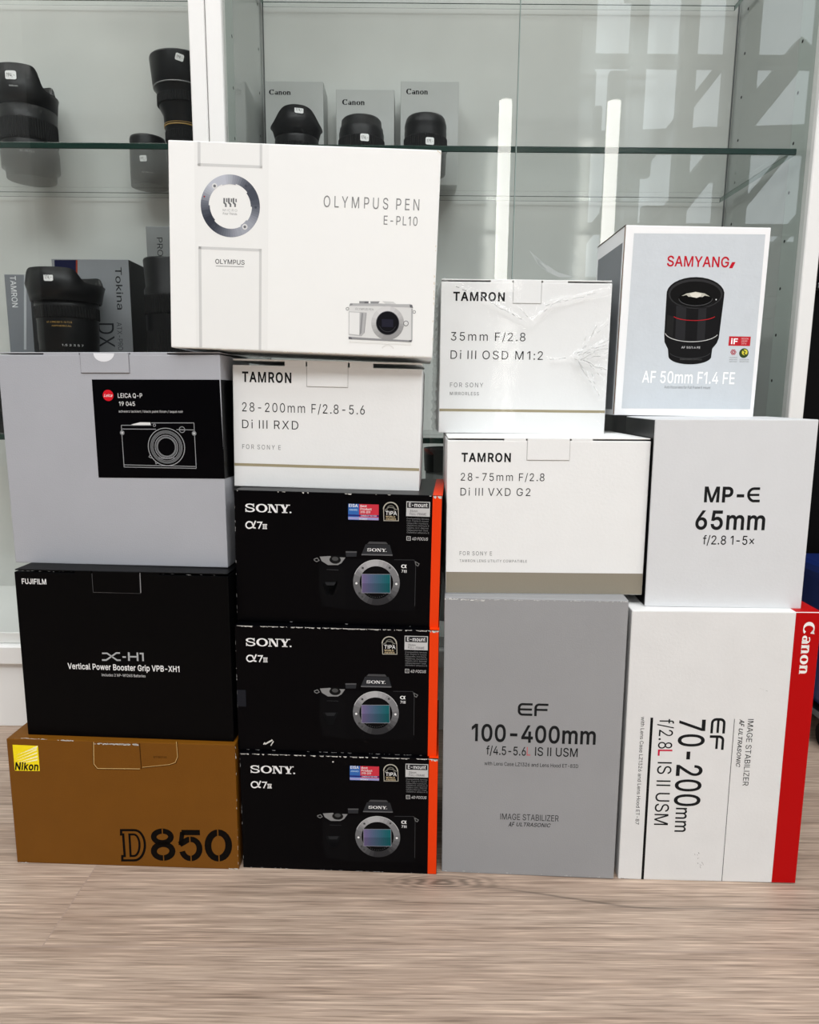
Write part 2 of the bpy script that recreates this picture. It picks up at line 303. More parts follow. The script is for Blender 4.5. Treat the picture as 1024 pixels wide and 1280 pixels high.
s502 216,-10,154,5,128,17,105,33,85,52,69,75,57,101,49,130,129,147,138,120,152,99,171,83,193,72,220,65,249,62,283,65,312,73,336,86,354,102,365,121,369,141,367,159,350,187,335,198,292,213,162,247,127,265,99,286,80,312,68,342,64,377,67,406,76,432,89,456,108,477,131,495,158,510,222,527,257,529,322,522,349,513,394,485,426,446,446,399,369,381,361,401,334,434,314,447,289,455,258,458,228,455,202,448,180,436,163,420,153,402,149,381,152,363,159,348,171,335,209,314,359,275,394,257,421,236,440,210,452,181,456,147,453,117,444,90,430,65,410,43,386,24,358,9,325,-2,289,-9
t313 280,522,280,450,9,450,9,522|89,648,173,648,173,134,180,97,187,84,214,70,278,74,293,2,232,-6,190,-2,155,10,127,29,106,56,93,89,89,128
u564 251,-7,217,-5,186,3,158,15,133,32,112,54,95,81,82,113,75,150,72,191,72,522,156,522,156,198,160,161,171,129,188,103,212,84,241,73,275,69,322,76,343,85,377,114,390,133,400,156,407,210,407,522,491,522,491,0,410,0,410,126,423,126,404,83,381,48,354,23,322,6,288,-4
v536 224,0,24,522,116,522,227,213,266,89,283,29,253,29,297,182,308,213,420,522,511,522,311,0
w780 189,0,31,522,120,522,184,294,221,147,241,57,227,57,255,185,284,294,347,522,436,522,498,294,535,146,553,57,538,57,568,186,597,294,661,522,749,522,591,0,507,0,439,236,400,386,381,465,400,465,368,334,341,236,273,0
x521 29,0,236,300,235,235,39,522,138,522,219,396,285,283,241,283,321,420,388,522,484,522,287,232,287,295,492,0,395,0,318,117,238,250,281,250,204,117,126,0
y536 65,-191,85,-118,129,-124,156,-119,179,-102,199,-71,224,-2,24,522,116,522,227,213,265,89,283,29,253,29,297,182,308,213,420,522,511,522,281,-80,257,-128,227,-163,192,-187,150,-198,126,-200
z523 57,0,57,63,350,440,66,444,66,522,458,522,458,455,173,83,466,78,466,0
²419 54,420,54,479,259,644,272,661,280,688,277,704,270,718,258,729,224,742,203,744,164,737,149,728,138,717,131,703,128,687,51,687,55,721,70,750,93,774,125,792,162,803,204,807,248,804,285,793,317,776,340,753,354,726,359,695,357,674,350,652,337,629,315,604,241,543,167,489,370,486,370,420
×623 479,53,92,440,146,495,533,107|146,53,92,107,479,495,533,440
é556 292,-11,243,-8,200,4,161,23,127,48,99,79,77,117,60,159,50,206,47,257,50,308,60,356,76,399,98,437,126,468,158,494,196,514,237,525,282,529,338,523,366,515,416,488,439,469,460,446,477,419,491,388,502,352,509,312,511,233,103,233,103,304,465,304,426,278,419,342,410,369,397,394,381,415,361,432,338,444,312,452,282,454,252,452,225,444,201,431,181,414,164,394,150,371,140,345,134,318,132,244,134,208,141,175,152,146,167,121,186,101,208,85,233,73,261,66,313,64,365,80,393,100,413,128,420,145,502,125,479,75,440,35,416,19,359,-4|243,590,309,728,403,728,312,590
α635 278,-11,234,-7,194,4,158,23,126,49,98,81,76,119,60,162,50,208,47,259,50,310,60,357,77,400,99,437,127,469,159,495,196,514,237,525,281,529,313,527,343,521,391,498,428,464,466,400,486,333,517,333,521,263,599,0,519,0,455,263,428,344,391,404,375,421,356,435,311,452,283,454,254,451,227,443,203,430,182,412,165,390,151,363,141,332,132,258,134,221,140,186,150,156,164,129,181,106,201,88,224,75,250,67,279,64,306,66,330,73,352,84,388,115,416,155,450,240,455,260,512,522,591,522,521,260,517,192,490,192,467,124,427,58,389,22,366,8,340,-3,310,-9
 258 """.split('\n'):
    _a, _b = _l[1:].split(' ')
    GLYPHS[_l[0]] = (int(_a), [[(_v[i], _v[i + 1]) for i in range(0, len(_v), 2)] for _v in ([int(n) for n in c.split(',')] for c in _b.split('|') if c)])
_txt = {}


def inside(p, l):
    r = False
    for i in range(len(l)):
        a, b = l[i - 1], l[i]
        if (a[1] > p[1]) != (b[1] > p[1]) and p[0] < (b[0] - a[0]) * (p[1] - a[1]) / (b[1] - a[1]) + a[0]: r = not r
    return r


def glyph_mesh(c, weight):
    k = (c, weight)
    if k in _txt: return _txt[k]
    adv, L = GLYPHS[c]
    out = []
    for l in L:
        probe = l + [((l[i - 1][0] + l[i][0]) / 2, (l[i - 1][1] + l[i][1]) / 2) for i in range(len(l))]
        hole = any(q is not l and all(inside(p, q) for p in probe) for q in L)
        ar = sum(l[i - 1][0] * l[i][1] - l[i][0] * l[i - 1][1] for i in range(len(l)))
        if (ar > 0) == hole: l = l[::-1]            # outlines run anticlockwise, holes clockwise
        r = []
        for i in range(len(l)):
            p, q, d = l[i - 1], l[i], l[(i + 1) % len(l)]
            n1 = Vector((q[1] - p[1], p[0] - q[0])).normalized()
            n2 = Vector((d[1] - q[1], q[0] - d[0])).normalized()
            n = n1 + n2
            n = n.normalized() if n.length > 1e-4 else n1
            cs = max(.6, n.dot(n1))
            r.append((q[0] / 700 + n.x * weight / cs, q[1] / 700 + n.y * weight / cs))
        out.append(r)
    pts, eds = [], []
    for r in out:
        k0, n = len(pts), len(r)
        pts += [Vector(p) for p in r]
        eds += [(k0 + i, k0 + (i + 1) % n) for i in range(n)]
    fs, vs = [], []
    if pts:
        v2, _, f2, _, _, _ = delaunay_2d_cdt(pts, eds, [], 0, 1e-5)
        vs = [(v.x, v.y) for v in v2]
        for f in f2:
            x = sum(vs[i][0] for i in f) / len(f)
            y = sum(vs[i][1] for i in f) / len(f)
            wn = 0
            for r in out:
                for i in range(len(r)):
                    p, q = r[i - 1], r[i]
                    if (p[1] > y) != (q[1] > y) and x < (q[0] - p[0]) * (y - p[1]) / (q[1] - p[1]) + p[0]: wn += 1 if q[1] > p[1] else -1
            if wn: fs.append(tuple(f))
    _txt[k] = (vs, fs)
    return _txt[k]


def text2d(s, weight=0.0, shear=0.0, space=1.0):
    """a line of type as (verts, faces); capital height 1"""
    vs, fs = [], []
    x = 0.0
    for c in s:
        gv, gf = glyph_mesh(c, weight)
        k = len(vs)
        vs += [(x + p[0] + shear * p[1], p[1]) for p in gv]
        fs += [tuple(i + k for i in f) for f in gf]
        x += (GLYPHS[c][0] / 700 + weight * 1.2) * space + (space - 1) * .25
    x0 = min(v[0] for v in vs)
    return [(a - x0, b) for a, b in vs], fs


def stroke(pts, w, wh=None, closed=False, cap=True):
    """polyline of width w (wh: width where the line runs horizontally) as quads"""
    n = len(pts)
    out = []
    nor, wid = [], []
    for i in range(n):
        a = pts[(i - 1) % n] if (closed or i > 0) else pts[i]
        b = pts[(i + 1) % n] if (closed or i < n - 1) else pts[i]
        d1 = (pts[i][0] - a[0], pts[i][1] - a[1])
        d2 = (b[0] - pts[i][0], b[1] - pts[i][1])
        l1 = math.hypot(*d1) or 1e-9
        l2 = math.hypot(*d2) or 1e-9
        tx, ty = d1[0] / l1 + d2[0] / l2, d1[1] / l1 + d2[1] / l2
        l = math.hypot(tx, ty) or 1e-9
        tx, ty = tx / l, ty / l
        cosh = 1.0
        if l1 > 1e-8 and l2 > 1e-8:
            cosh = max(.45, abs((d1[0] * tx + d1[1] * ty) / l1))
        nor.append((-ty, tx))
        ww = w if wh is None else math.hypot(w * ty, wh * tx)
        wid.append(ww / cosh)
    e = [((p[0] + nn[0] * k / 2, p[1] + nn[1] * k / 2), (p[0] - nn[0] * k / 2, p[1] - nn[1] * k / 2)) for p, nn, k in zip(pts, nor, wid)]
    for i in range(n if closed else n - 1):
        j = (i + 1) % n
        out.append([e[i][0], e[i][1], e[j][1], e[j][0]])
    return out


def arc(cx, cy, rx, ry, a0, a1, n=20):
    return [(cx + rx * math.cos(R(a0 + (a1 - a0) * i / n)), cy + ry * math.sin(R(a0 + (a1 - a0) * i / n))) for i in range(n + 1)]


def rect2(x0, y0, x1, y1):
    return [(x0, y0), (x1, y0), (x1, y1), (x0, y1)]


def glyphs_slab():
    """wide slab-serif word: S O N Y and a full stop, capital height 1"""
    P = []
    S = stroke(arc(.5, .735, .36, .205, 15, 270, 16)[:-1] + arc(.5, .27, .4, .215, 90, -165, 16), .2, .125)
    P += S
    P += [rect2(.84, .6, .93, 1.0), rect2(.05, 0, .14, .42)]
    o = 1.12
    P += stroke(arc(o + .56, .5, .46, .435, 0, 360, 32)[:-1], .24, .12, closed=True)
    o = 2.3
    P += [rect2(o + .12, 0, o + .23, 1), rect2(o + .86, 0, o + .97, 1), rect2(o, .89, o + .36, 1), rect2(o, 0, o + .36, .11), rect2(o + .72, .89, o + 1.1, 1),
          [(o + .12, 1), (o + .42, 1), (o + .97, 0), (o + .72, 0)]]
    o = 3.42
    P += [[(o + .1, 1), (o + .42, 1), (o + .68, .48), (o + .44, .42)], [(o + .82, 1), (o + .96, 1), (o + .68, .42), (o + .55, .42)], rect2(o + .43, 0, o + .68, .5),
          rect2(o, .89, o + .5, 1), rect2(o + .7, .89, o + 1.1, 1), rect2(o + .28, 0, o + .84, .11)]
    o = 4.5
    P += [arc(o + .06, .1, .1, .1, 0, 360, 8)[:-1]]
    return P, 4.66


def glyphs_roman():
    """high-contrast roman word: C a n o n, capital height 1"""
    P = []
    P += stroke(arc(.5, .5, .38, .44, 48, 318, 22), .27, .09)
    P += [[(.68, .95), (.88, 1.02), (.84, .66), (.72, .74)], [(.55, .98), (.72, .9), (.74, .74), (.6, .86)]]
    o = .98
    P += stroke(arc(o + .26, .22, .15, .17, 0, 360, 16)[:-1], .19, .08, closed=True)
    P += [rect2(o + .4, 0, o + .62, .5)]
    P += stroke(arc(o + .32, .5, .2, .16, 0, 150, 8), .12, .08)
    for o in (1.68, 3.2):
        P += [rect2(o + .04, 0, o + .25, .68), [(o - .04, .6), (o + .1, .68), (o + .1, .58)], rect2(o + .42, 0, o + .63, .5), rect2(o, 0, o + .3, .06), rect2(o + .38, 0, o + .68, .06)]
        P += stroke([(o + .2, .5)] + arc(o + .38, .5, .145, .13, 150, 0, 8), .2, .1)
    o = 2.42
    P += stroke(arc(o + .37, .33, .24, .3, 0, 360, 24)[:-1], .23, .08, closed=True)
    return P, 3.88


def glyphs_EF(e=True, f=True):
    P = []
    x = 0
    w = .19
    if e:
        P += stroke([(1.12, .905), (.36, .905)] + arc(.36, .62, .265, .285, 90, 180, 8)[1:] + arc(.36, .38, .265, .285, 180, 270, 8) + [(1.12, .095)], w, .17)
        P += [rect2(.1, .42, 1.08, .58)]
        x = 1.26
    if f:
        P += stroke([(x + 1.06, .905), (x + .36, .905)] + arc(x + .36, .62, .265, .285, 90, 180, 8)[1:] + [(x + .095, 0)], w, .17)
        P += [rect2(x + .1, .42, x + 1.0, .58)]
        x += 1.06
    return P, x


# ------------------------------------------------------------------ printed boxes
BOX = {
    'bronze': (-0.2951, -0.0193, 0.0000, -0.0329, 0.0018, 0.2378, 0.1408),
    'grip': (-0.2874, -0.0116, 0.1408, -0.0513, -0.0001, 0.2181, 0.1775),
    'silver': (-0.2979, 0.0148, 0.3183, -0.0778, -0.0041, 0.2273, 0.2147),
    'cam_c': (-0.0705, -0.0243, 0.0000, -0.0417, -0.0008, 0.2042, 0.1302),
    'cam_b': (-0.0724, -0.0195, 0.1302, -0.0471, 0.0024, 0.2051, 0.1346),
    'cam_a': (-0.0724, -0.0098, 0.2648, -0.0629, 0.0110, 0.2058, 0.1342),
    'zoom_w': (-0.0851, 0.0195, 0.3990, -0.0382, 0.0165, 0.1895, 0.1250),
    'ivory': (-0.1052, -0.0000, 0.5333, -0.0133, 0.0314, 0.2518, 0.1865),
    'tele_s': (0.1261, -0.0289, 0.0000, -0.0572, -0.0064, 0.1784, 0.2990),
    'taupe': (0.1345, -0.0117, 0.2990, -0.0203, -0.0044, 0.1956, 0.1553),
    'wrap': (0.1196, 0.0678, 0.4543, 0.0049, 0.0025, 0.1781, 0.1591),
    'tele_w': (0.3107, -0.0353, 0.0000, -0.0354, -0.0099, 0.1811, 0.2900),
    'macro': (0.3090, -0.0233, 0.2900, -0.0500, -0.0074, 0.1507, 0.1840),
    'prime': (0.2980, 0.0814, 0.4740, 0.0053, 0.0082, 0.1518, 0.1967),
}


class Box:
    def __init__(s, key, name, label, depth, m_, cat='box', group=None, bev=.0009):
        cx, y, z, yaw, roll, w, h = BOX[key]
        s.w, s.h, s.d = w, h, depth
        s.M = Matrix.Translation((cx, y, z)) @ Matrix.Rotation(yaw, 4, 'Z') @ Matrix.Rotation(roll, 4, 'Y')
        s.root = thing(name, label, cat, group=group)
        s.root.matrix_world = s.M
        s.Mi = s.M.inverted()
        s.m, s.bev = m_, bev

    def carton(s, drop=0.0, mats=None):
        bm = bmesh.new()
        box(bm, -s.w / 2, s.w / 2, 0, s.d, 0, s.h - drop, bev=s.bev)
        s.body = link('carton', bm, mats or s.m, s.root)
        return s.body

    def f(s, x, y):
        """photo pixel -> (a, b) on the front face, metres right of centre and above the bottom"""
        o = s.Mi @ eye
        d = s.Mi.to_3x3() @ ray(x, y)
        p = o - d * (o.y / d.y)
        return p.x, p.z

    def lid(s, x0, x1, yb, folds=(), notch=None, th=.0011, gap=.0026, m_=None, line=(178, 178, 176), lift=0.0, proud=.0006):
        """tuck-in lid: thin top sheet over a dark slit, fold pieces and the closing tab on the front"""
        m_ = m_ or s.m
        bm = bmesh.new()
        box(bm, -s.w / 2 + .0005, s.w / 2 - .0005, .0004, s.d - .001, s.h - th + lift, s.h + lift, bev=.0003, seg=1)
        for (p, q) in folds:
            a, b = s.f(p, 0)[0], s.f(q, 0)[0]
            a, b = s.f(p, (yb))[0], s.f(q, (yb))[0]
            box(bm, a, b, .0001, .004, s.h - gap - .0015, s.h + lift - th * .5)
        link('lid', bm, m_, s.root)
        a0, b0 = s.f(x0, yb)
        a1, _ = s.f(x1, yb)
        bm = bmesh.new()
        box(bm, a0, a1, -proud, .003, b0, s.h + lift - .0003, bev=.0004, seg=2)
        t = link('closure_tab', bm, m_, s.root)
        D = Decal(s)
        lm = mat('cut_line_%d' % line[0], line, .7)
        e = .0003
        D.q(lm, 0, a0 - 2 * e, b0, a0 - e * .6, s.h - gap)
        D.q(lm, 0, a1 + e * .6, b0, a1 + 2 * e, s.h - gap)
        D.q(lm, 0, a0 - 2 * e, b0 - 2 * e, a1 + 2 * e, b0 - e * .6)
        D.done('tab_cut')
        return t


class Decal:
    def __init__(s, b, base=.00012):
        s.b, s.base = b, base
        s.v, s.fc, s.mi, s.ms = [], [], [], []

    def slot(s, m_):
        if m_ not in s.ms: s.ms.append(m_)
        return s.ms.index(m_)

    def add(s, m_, layer, vs, fs):
        k = len(s.v)
        y = -(s.base + layer * .00006)
        s.v += [(a, y, b) for a, b in vs]
        for q in fs:
            s.fc.append([k + i for i in q])
            s.mi.append(s.slot(m_))

    def poly(s, m_, layer, pts):           # local metres
        s.add(m_, layer, pts, [range(len(pts))])

    def q(s, m_, layer, x0, y0, x1, y1):
        s.poly(m_, layer, rect2(x0, y0, x1, y1))

    def pp(s, m_, layer, px):              # outline read on the face through photo pixels
        s.poly(m_, layer, [s.b.f(*p) for p in px])

    def r(s, m_, layer, x0, y0, x1, y1):
        a0, b0 = s.b.f(x0, y0)
        a1, b1 = s.b.f(x1, y1)
        s.q(m_, layer, a0, b1, a1, b0)

    def st(s, m_, layer, px, w, closed=False):  # w in pixels
        p = [s.b.f(*q) for q in px]
        k = s.scale(px[0])
        for qd in stroke(p, w * k, closed=closed): s.poly(m_, layer, qd)

    def scale(s, p):
        a, b = s.b.f(*p)
        a2, b2 = s.b.f(p[0] + 10, p[1])
        return math.hypot(a2 - a, b2 - b) / 10

    def disc(s, m_, layer, c, r_, n=32, ry=None):
        a, b = s.b.f(*c)
        k = s.scale(c)
        s.poly(m_, layer, arc(a, b, r_ * k, (ry or r_) * k, 0, 360, n)[:-1])

    def ring(s, m_, layer, c, r0, r1, a0=0, a1=360, n=48):
        """m_ may be a function of the angle"""
        a, b = s.b.f(*c)
        k = s.scale(c)
        A, B = arc(a, b, r0 * k, r0 * k, a0, a1, n), arc(a, b, r1 * k, r1 * k, a0, a1, n)
        for i in range(n):
            mm = m_(a0 + (a1 - a0) * (i + .5) / n) if callable(m_) else m_
            s.poly(mm, layer, [A[i], B[i], B[i + 1], A[i + 1]])

    def place(s, m_, layer, vs, fs, W_, p0, p1, cap, rot):
        """lay 2-D type (width W_, capital height 1) between baseline pixels p0, p1"""
        a0, b0 = s.b.f(*p0)
        a1, b1 = s.b.f(*p1)
        if rot:     # reading downwards
            H_ = abs(s.b.f(p0[0] + cap, p0[1])[0] - a0)
            L = abs(b1 - b0)
            am = (a0 + a1) / 2
            out = [(am + y * H_, b0 - x / W_ * L) for x, y in vs]
        else:
            H_ = abs(s.b.f(p0[0], p0[1] - cap)[1] - b0)
            L = abs(a1 - a0)
            bm_ = (b0 + b1) / 2
            out = [(a0 + x / W_ * L, bm_ + y * H_) for x, y in vs]
        s.add(m_, layer, out, fs)

    def text(s, m_, layer, t, p0, p1, cap, weight=0.0, shear=0.0, space=1.0, rot=False):
        vs, fs = text2d(t, weight, shear, space)
        s.place(m_, layer, vs, fs, max(v[0] for v in vs), p0, p1, cap, rot)

    def glyph(s, m_, layer, g, p0, p1, cap, rot=False):
        P, W_ = g
        vs, fs = [], []
        for p in P:
            fs.append(range(len(vs), len(vs) + len(p)))
            vs += p
        s.place(m_, layer, vs, fs, W_, p0, p1, cap, rot)

    def wear(s, m_, layer, p0, p1, n, w=1.3, seed=1, jit=.8):
        """scuffed paper along an edge: small ragged flakes"""
        rn = random.Random(seed)
        k = s.scale(p0)
        A, B = s.b.f(*p0), s.b.f(*p1)
        L = math.hypot(B[0] - A[0], B[1] - A[1])
        ux, uy = (B[0] - A[0]) / L, (B[1] - A[1]) / L
        for i in range(n):
            t = rn.random() * L
            ln = rn.uniform(.5, 4.5) * k
            h_ = rn.uniform(.35, 1) * w * k
            off = rn.uniform(-jit, jit) * k * .5
            c = []
            for sx, sy in ((-1, -.5), (-.3, -.5), (1, -.4), (.8, .3), (.1, .5), (-.8, .35)):
                dx = sx * ln / 2 * rn.uniform(.7, 1.2)
                dy = sy * h_ * rn.uniform(.6, 1.3) + off
                tt = min(max(t + dx, 0), L)
                c.append((A[0] + ux * tt - uy * dy, A[1] + uy * tt + ux * dy))
            s.poly(m_, layer, c)

    def done(s, name, label=None):
        me = bpy.data.meshes.new(name)
        me.from_pydata(s.v, [], s.fc)
        for m_ in s.ms: me.materials.append(m_)
        for p, i in zip(me.polygons, s.mi): p.material_index = i
        bm = bmesh.new()
        bm.from_mesh(me)
        for f in bm.faces:
            if f.normal.y > 0: f.normal_flip()
        bm.to_mesh(me)
        bm.free()
        o = bpy.data.objects.new(name, me)
        COL.objects.link(o)
        o.parent = s.b.root
        if label: o['label'] = label
        return o


def ink(rgb, rough=.5, **k):
    k.setdefault('spec', .06 if sum(rgb) < 400 else .4)
    return mat('ink_%d_%d_%d' % rgb, rgb, rough, **k)


CARD_W = mat('white_card', (233, 234, 233), .55, bump=.12, bscale=350, var=.012)
CARD_IVORY = mat('ivory_card', (238, 239, 237), .5, bump=.05, bscale=300, var=.012, vscale=9)
CARD_SILVER = mat('silver_card', (168, 170, 176), .42, bump=.15, bscale=700, var=.03, vscale=12)
CARD_GREY = mat('grey_card', (148, 149, 151), .42, bump=.15, bscale=700, var=.03, vscale=12)
CARD_BRONZE = mat('bronze_card', (112, 69, 13), .4, spec=.2, bump=.1, bscale=600, var=.04)
CARD_BLACK = mat('black_card', (4, 4, 5), .4, spec=.07, bump=.05, bscale=500)
CARD_BLACK2 = mat('black_gloss_card', (3, 3, 5), .3, spec=.07, bump=.03, bscale=300)
SCUFF = mat('bare_paper', (205, 203, 198), .8)


# ------------------------------------------------------------------ the room
def floor_mat():
    M = bpy.data.materials.new('oak_laminate')
    M.use_nodes = True
    nt = M.node_tree
    N, L = nt.nodes, nt.links
    b = N['Principled BSDF']
    tc = N.new('ShaderNodeTexCoord')
    br = N.new('ShaderNodeTexBrick')
    mp = N.new('ShaderNodeMapping')
    mp.inputs['Location'].default_value = (1.278, .1293, 0)
    L.new(tc.outputs['Object'], mp.inputs['Vector'])
    L.new(mp.outputs[0], br.inputs['Vector'])
    br.offset = .5
    br.inputs['Scale'].default_value = 1
    br.inputs['Brick Width'].default_value = 1.9
    br.inputs['Row Height'].default_value = .2
    br.inputs['Mortar Size'].default_value = .0006
    br.inputs['Mortar Smooth'].default_value = .2
    br.inputs['Color1'].default_value = (0, 0, 0, 1)
    br.inputs['Color2'].default_value = (1, 1, 1, 1)
    br.inputs['Mortar'].default_value = (.5, .5, .5, 1)

    def noise(sc, detail, dist=0.0, loc=0.0, rough=.55):
        m2 = N.new('ShaderNodeMapping')
        m2.inputs['Scale'].default_value = sc
        m2.inputs['Location'].default_value = (loc, loc * .7, 0)
        L.new(tc.outputs['Object'], m2.inputs['Vector'])
        # every plank carries its own piece of grain
        ad = N.new('ShaderNodeVectorMath')
        ad.operation = 'MULTIPLY_ADD'
        L.new(br.outputs['Color'], ad.inputs[0])
        ad.inputs[1].default_value = (7, 7, 7)
        L.new(m2.outputs[0], ad.inputs[2])
        n = N.new('ShaderNodeTexNoise')
        n.inputs['Scale'].default_value = 1
        n.inputs['Detail'].default_value = detail
        n.inputs['Roughness'].default_value = rough
        n.inputs['Distortion'].default_value = dist
        L.new(ad.outputs[0], n.inputs['Vector'])
        return n
    n1 = noise((1.3, 11, 1), 5, .8)
    n2 = noise((16, 560, 1), 2, .1, 3)
    n3 = noise((8, 300, 1), 4, .3, 9)
    n4 = noise((2.2, 42, 1), 4, .9, 17)

    def ramp(n, stops):
        r_ = N.new('ShaderNodeValToRGB')
        e = r_.color_ramp.elements
        e[0].position, e[0].color = stops[0][0], (*stops[0][1], 1)
        e[1].position, e[1].color = stops[-1][0], (*stops[-1][1], 1)
        for p, c in stops[1:-1]:
            x = e.new(p)
            x.color = (*c, 1)
        L.new(n.outputs[0], r_.inputs[0])
        return r_
    r1 = ramp(n1, [(.3, lin((146, 125, 109))), (.45, lin((165, 145, 129))), (.6, lin((175, 156, 140))), (.75, lin((160, 139, 123)))])
    r2 = ramp(n2, [(.34, (.64, .62, .6)), (.46, (.94, .93, .92)), (.57, (1.0, 1.0, 1.0)), (.67, (1.34, 1.34, 1.33))])
    r3 = ramp(n3, [(.3, (.76, .74, .72)), (.44, (.98, .97, .97)), (.7, (1.1, 1.1, 1.09))])
    r4 = ramp(n4, [(.3, (.92, .90, .89)), (.45, (1, 1, 1)), (.7, (1.02, 1.02, 1.02))])

    def mul(a, c, fac=1.0):
        mx = N.new('ShaderNodeMix')
        mx.data_type = 'RGBA'
        mx.blend_type = 'MULTIPLY'
        mx.inputs[0].default_value = fac
        L.new(a, mx.inputs[6])
        L.new(c, mx.inputs[7])
        return mx.outputs[2]
    c = mul(mul(mul(r1.outputs[0], r2.outputs[0]), r3.outputs[0]), r4.outputs[0])
    # a knot with its rings, and the dark crack that runs out of it to the right
    mk = N.new('ShaderNodeMapping')
    mk.vector_type = 'TEXTURE'
    mk.inputs['Location'].default_value = (.038, -.040, 0)
    mk.inputs['Scale'].default_value = (.062, .016, 1)
    L.new(tc.outputs['Object'], mk.inputs['Vector'])
    ln = N.new('ShaderNodeVectorMath')
    ln.operation = 'LENGTH'
    L.new(mk.outputs[0], ln.inputs[0])
    wob = N.new('ShaderNodeMath')
    wob.operation = 'MULTIPLY_ADD'
    wob.inputs[1].default_value = .55
    L.new(n3.outputs[0], wob.inputs[0])
    L.new(ln.outputs['Value'], wob.inputs[2])
    sn = N.new('ShaderNodeMath')
    sn.operation = 'SINE'
    fr = N.new('ShaderNodeMath')
    fr.operation = 'MULTIPLY'
    fr.inputs[1].default_value = 26
    L.new(wob.outputs[0], fr.inputs[0])
    L.new(fr.outputs[0], sn.inputs[0])
    fade = N.new('ShaderNodeMapRange')
    fade.inputs['From Min'].default_value = .25
    fade.inputs['From Max'].default_value = 1.25
    fade.inputs['To Min'].default_value = .30
    fade.inputs['To Max'].default_value = 0
    L.new(ln.outputs['Value'], fade.inputs['Value'])
    kn = N.new('ShaderNodeMath')
    kn.operation = 'MULTIPLY'
    L.new(sn.outputs[0], kn.inputs[0])
    L.new(fade.outputs[0], kn.inputs[1])
    k2 = N.new('ShaderNodeMath')
    k2.operation = 'SUBTRACT'
    L.new(kn.outputs[0], k2.inputs[0])
    L.new(fade.outputs[0], k2.inputs[1])
    k3 = N.new('ShaderNodeMath')
    k3.inputs[1].default_value = 1.0
    L.new(k2.outputs[0], k3.inputs[0])
    c = mul(c, k3.outputs[0])
    sx = N.new('ShaderNodeSeparateXYZ')
    L.new(tc.outputs['Object'], sx.inputs[0])

    def mth(op, a, b_=None, clamp=False):
        n = N.new('ShaderNodeMath')
        n.operation = op
        n.use_clamp = clamp
        for q, v in enumerate((a, b_)):
            if v is None: continue
            if isinstance(v, (int, float)): n.inputs[q].default_value = v
            else: L.new(v, n.inputs[q])
        return n.outputs[0]
    xx, yy = sx.outputs[0], sx.outputs[1]
    # centre line falls from the knot to y = -.0745 and stays there
    t_ = mth('MULTIPLY', mth('SUBTRACT', xx, .05), 5.0, True)
    t_ = mth('MULTIPLY', mth('MULTIPLY', t_, t_), mth('SUBTRACT', 3.0, mth('MULTIPLY', t_, 2.0)))
    yc = mth('ADD', mth('MULTIPLY', t_, -.032), mth('MULTIPLY', mth('SUBTRACT', n4.outputs[0], .5), .010))
    yc = mth('ADD', yc, -.0425)
    dd = mth('ABSOLUTE', mth('SUBTRACT', yy, yc))
    line = mth('SUBTRACT', 1.0, mth('MULTIPLY', dd, 480), True)
    wide = mth('SUBTRACT', 1.0, mth('MULTIPLY', dd, 60), True)
    on = mth('MULTIPLY', mth('SUBTRACT', xx, .06), 14, True)
    dk = mth('MULTIPLY', mth('ADD', mth('MULTIPLY', line, .42), mth('MULTIPLY', wide, .16)), on)
    c = mul(c, mth('SUBTRACT', 1.0, dk))
    # the fine dark joint between planks
    mx = N.new('ShaderNodeMix')
    mx.data_type = 'RGBA'
    L.new(br.outputs['Fac'], mx.inputs[0])
    L.new(c, mx.inputs[6])
    mx.inputs[7].default_value = (*lin((156, 137, 125)), 1)
    L.new(mx.outputs[2], b.inputs['Base Color'])
    b.inputs['Roughness'].default_value = .48
    bp = N.new('ShaderNodeBump')
    bp.inputs['Strength'].default_value = .25
    bp.inputs['Distance'].default_value = .0008
    L.new(n2.outputs[0], bp.inputs['Height'])
    L.new(bp.outputs[0], b.inputs['Normal'])
    return M


bm = bmesh.new()
box(bm, -2.8, 3.6, -4.2, 1.0, -.05, 0)
struct('floor', bm, floor_mat())
M_WALL = mat('grey_wall_paint', (150, 152, 152), .8, bump=.05, bscale=60)
M_DARK = mat('dark_wall_paint', (62, 64, 66), .8)
bm = bmesh.new(); box(bm, -2.8, 3.6, .9, 1.0, 0, 3.6); struct('wall_back', bm, M_WALL)
bm = bmesh.new(); box(bm, -2.9, -2.8, -4.2, 1.0, 0, 3.6); struct('wall_left', bm, M_WALL)
bm = bmesh.new(); box(bm, 3.6, 3.7, -4.2, 1.0, 0, 3.6); struct('wall_right', bm, M_WALL)
bm = bmesh.new(); box(bm, -2.9, 3.7, -4.3, 1.0, 3.6, 3.7); struct('ceiling', bm, mat('ceiling_white', (215, 215, 213), .9))
# shop front behind the viewer, open glazing on its right side
WX0, WX1, WZ0, WZ1 = 1.25, 3.45, .5, 3.45
bm = bmesh.new()
box(bm, -2.8, WX0, -4.3, -4.2, 0, 3.6)
box(bm, WX1, 3.6, -4.3, -4.2, 0, 3.6)
box(bm, WX0, WX1, -4.3, -4.2, 0, WZ0)
box(bm, WX0, WX1, -4.3, -4.2, WZ1, 3.6)
struct('wall_front', bm, M_DARK)
M_STEEL = mat('dark_steel', (52, 55, 58), .5)
bm = bmesh.new()
for x in (WX0, 1.62, 1.98, 2.42, 2.95, WX1): box(bm, x - .05, x + .05, -4.3, -4.18, WZ0, WZ1)
for z in (WZ0 + .04, 1.15, 1.75, 2.32, 2.9, WZ1 - .04): box(bm, WX0, WX1, -4.28, -4.2, z - .035, z + .035)
struct('window_1', bm, M_STEEL)


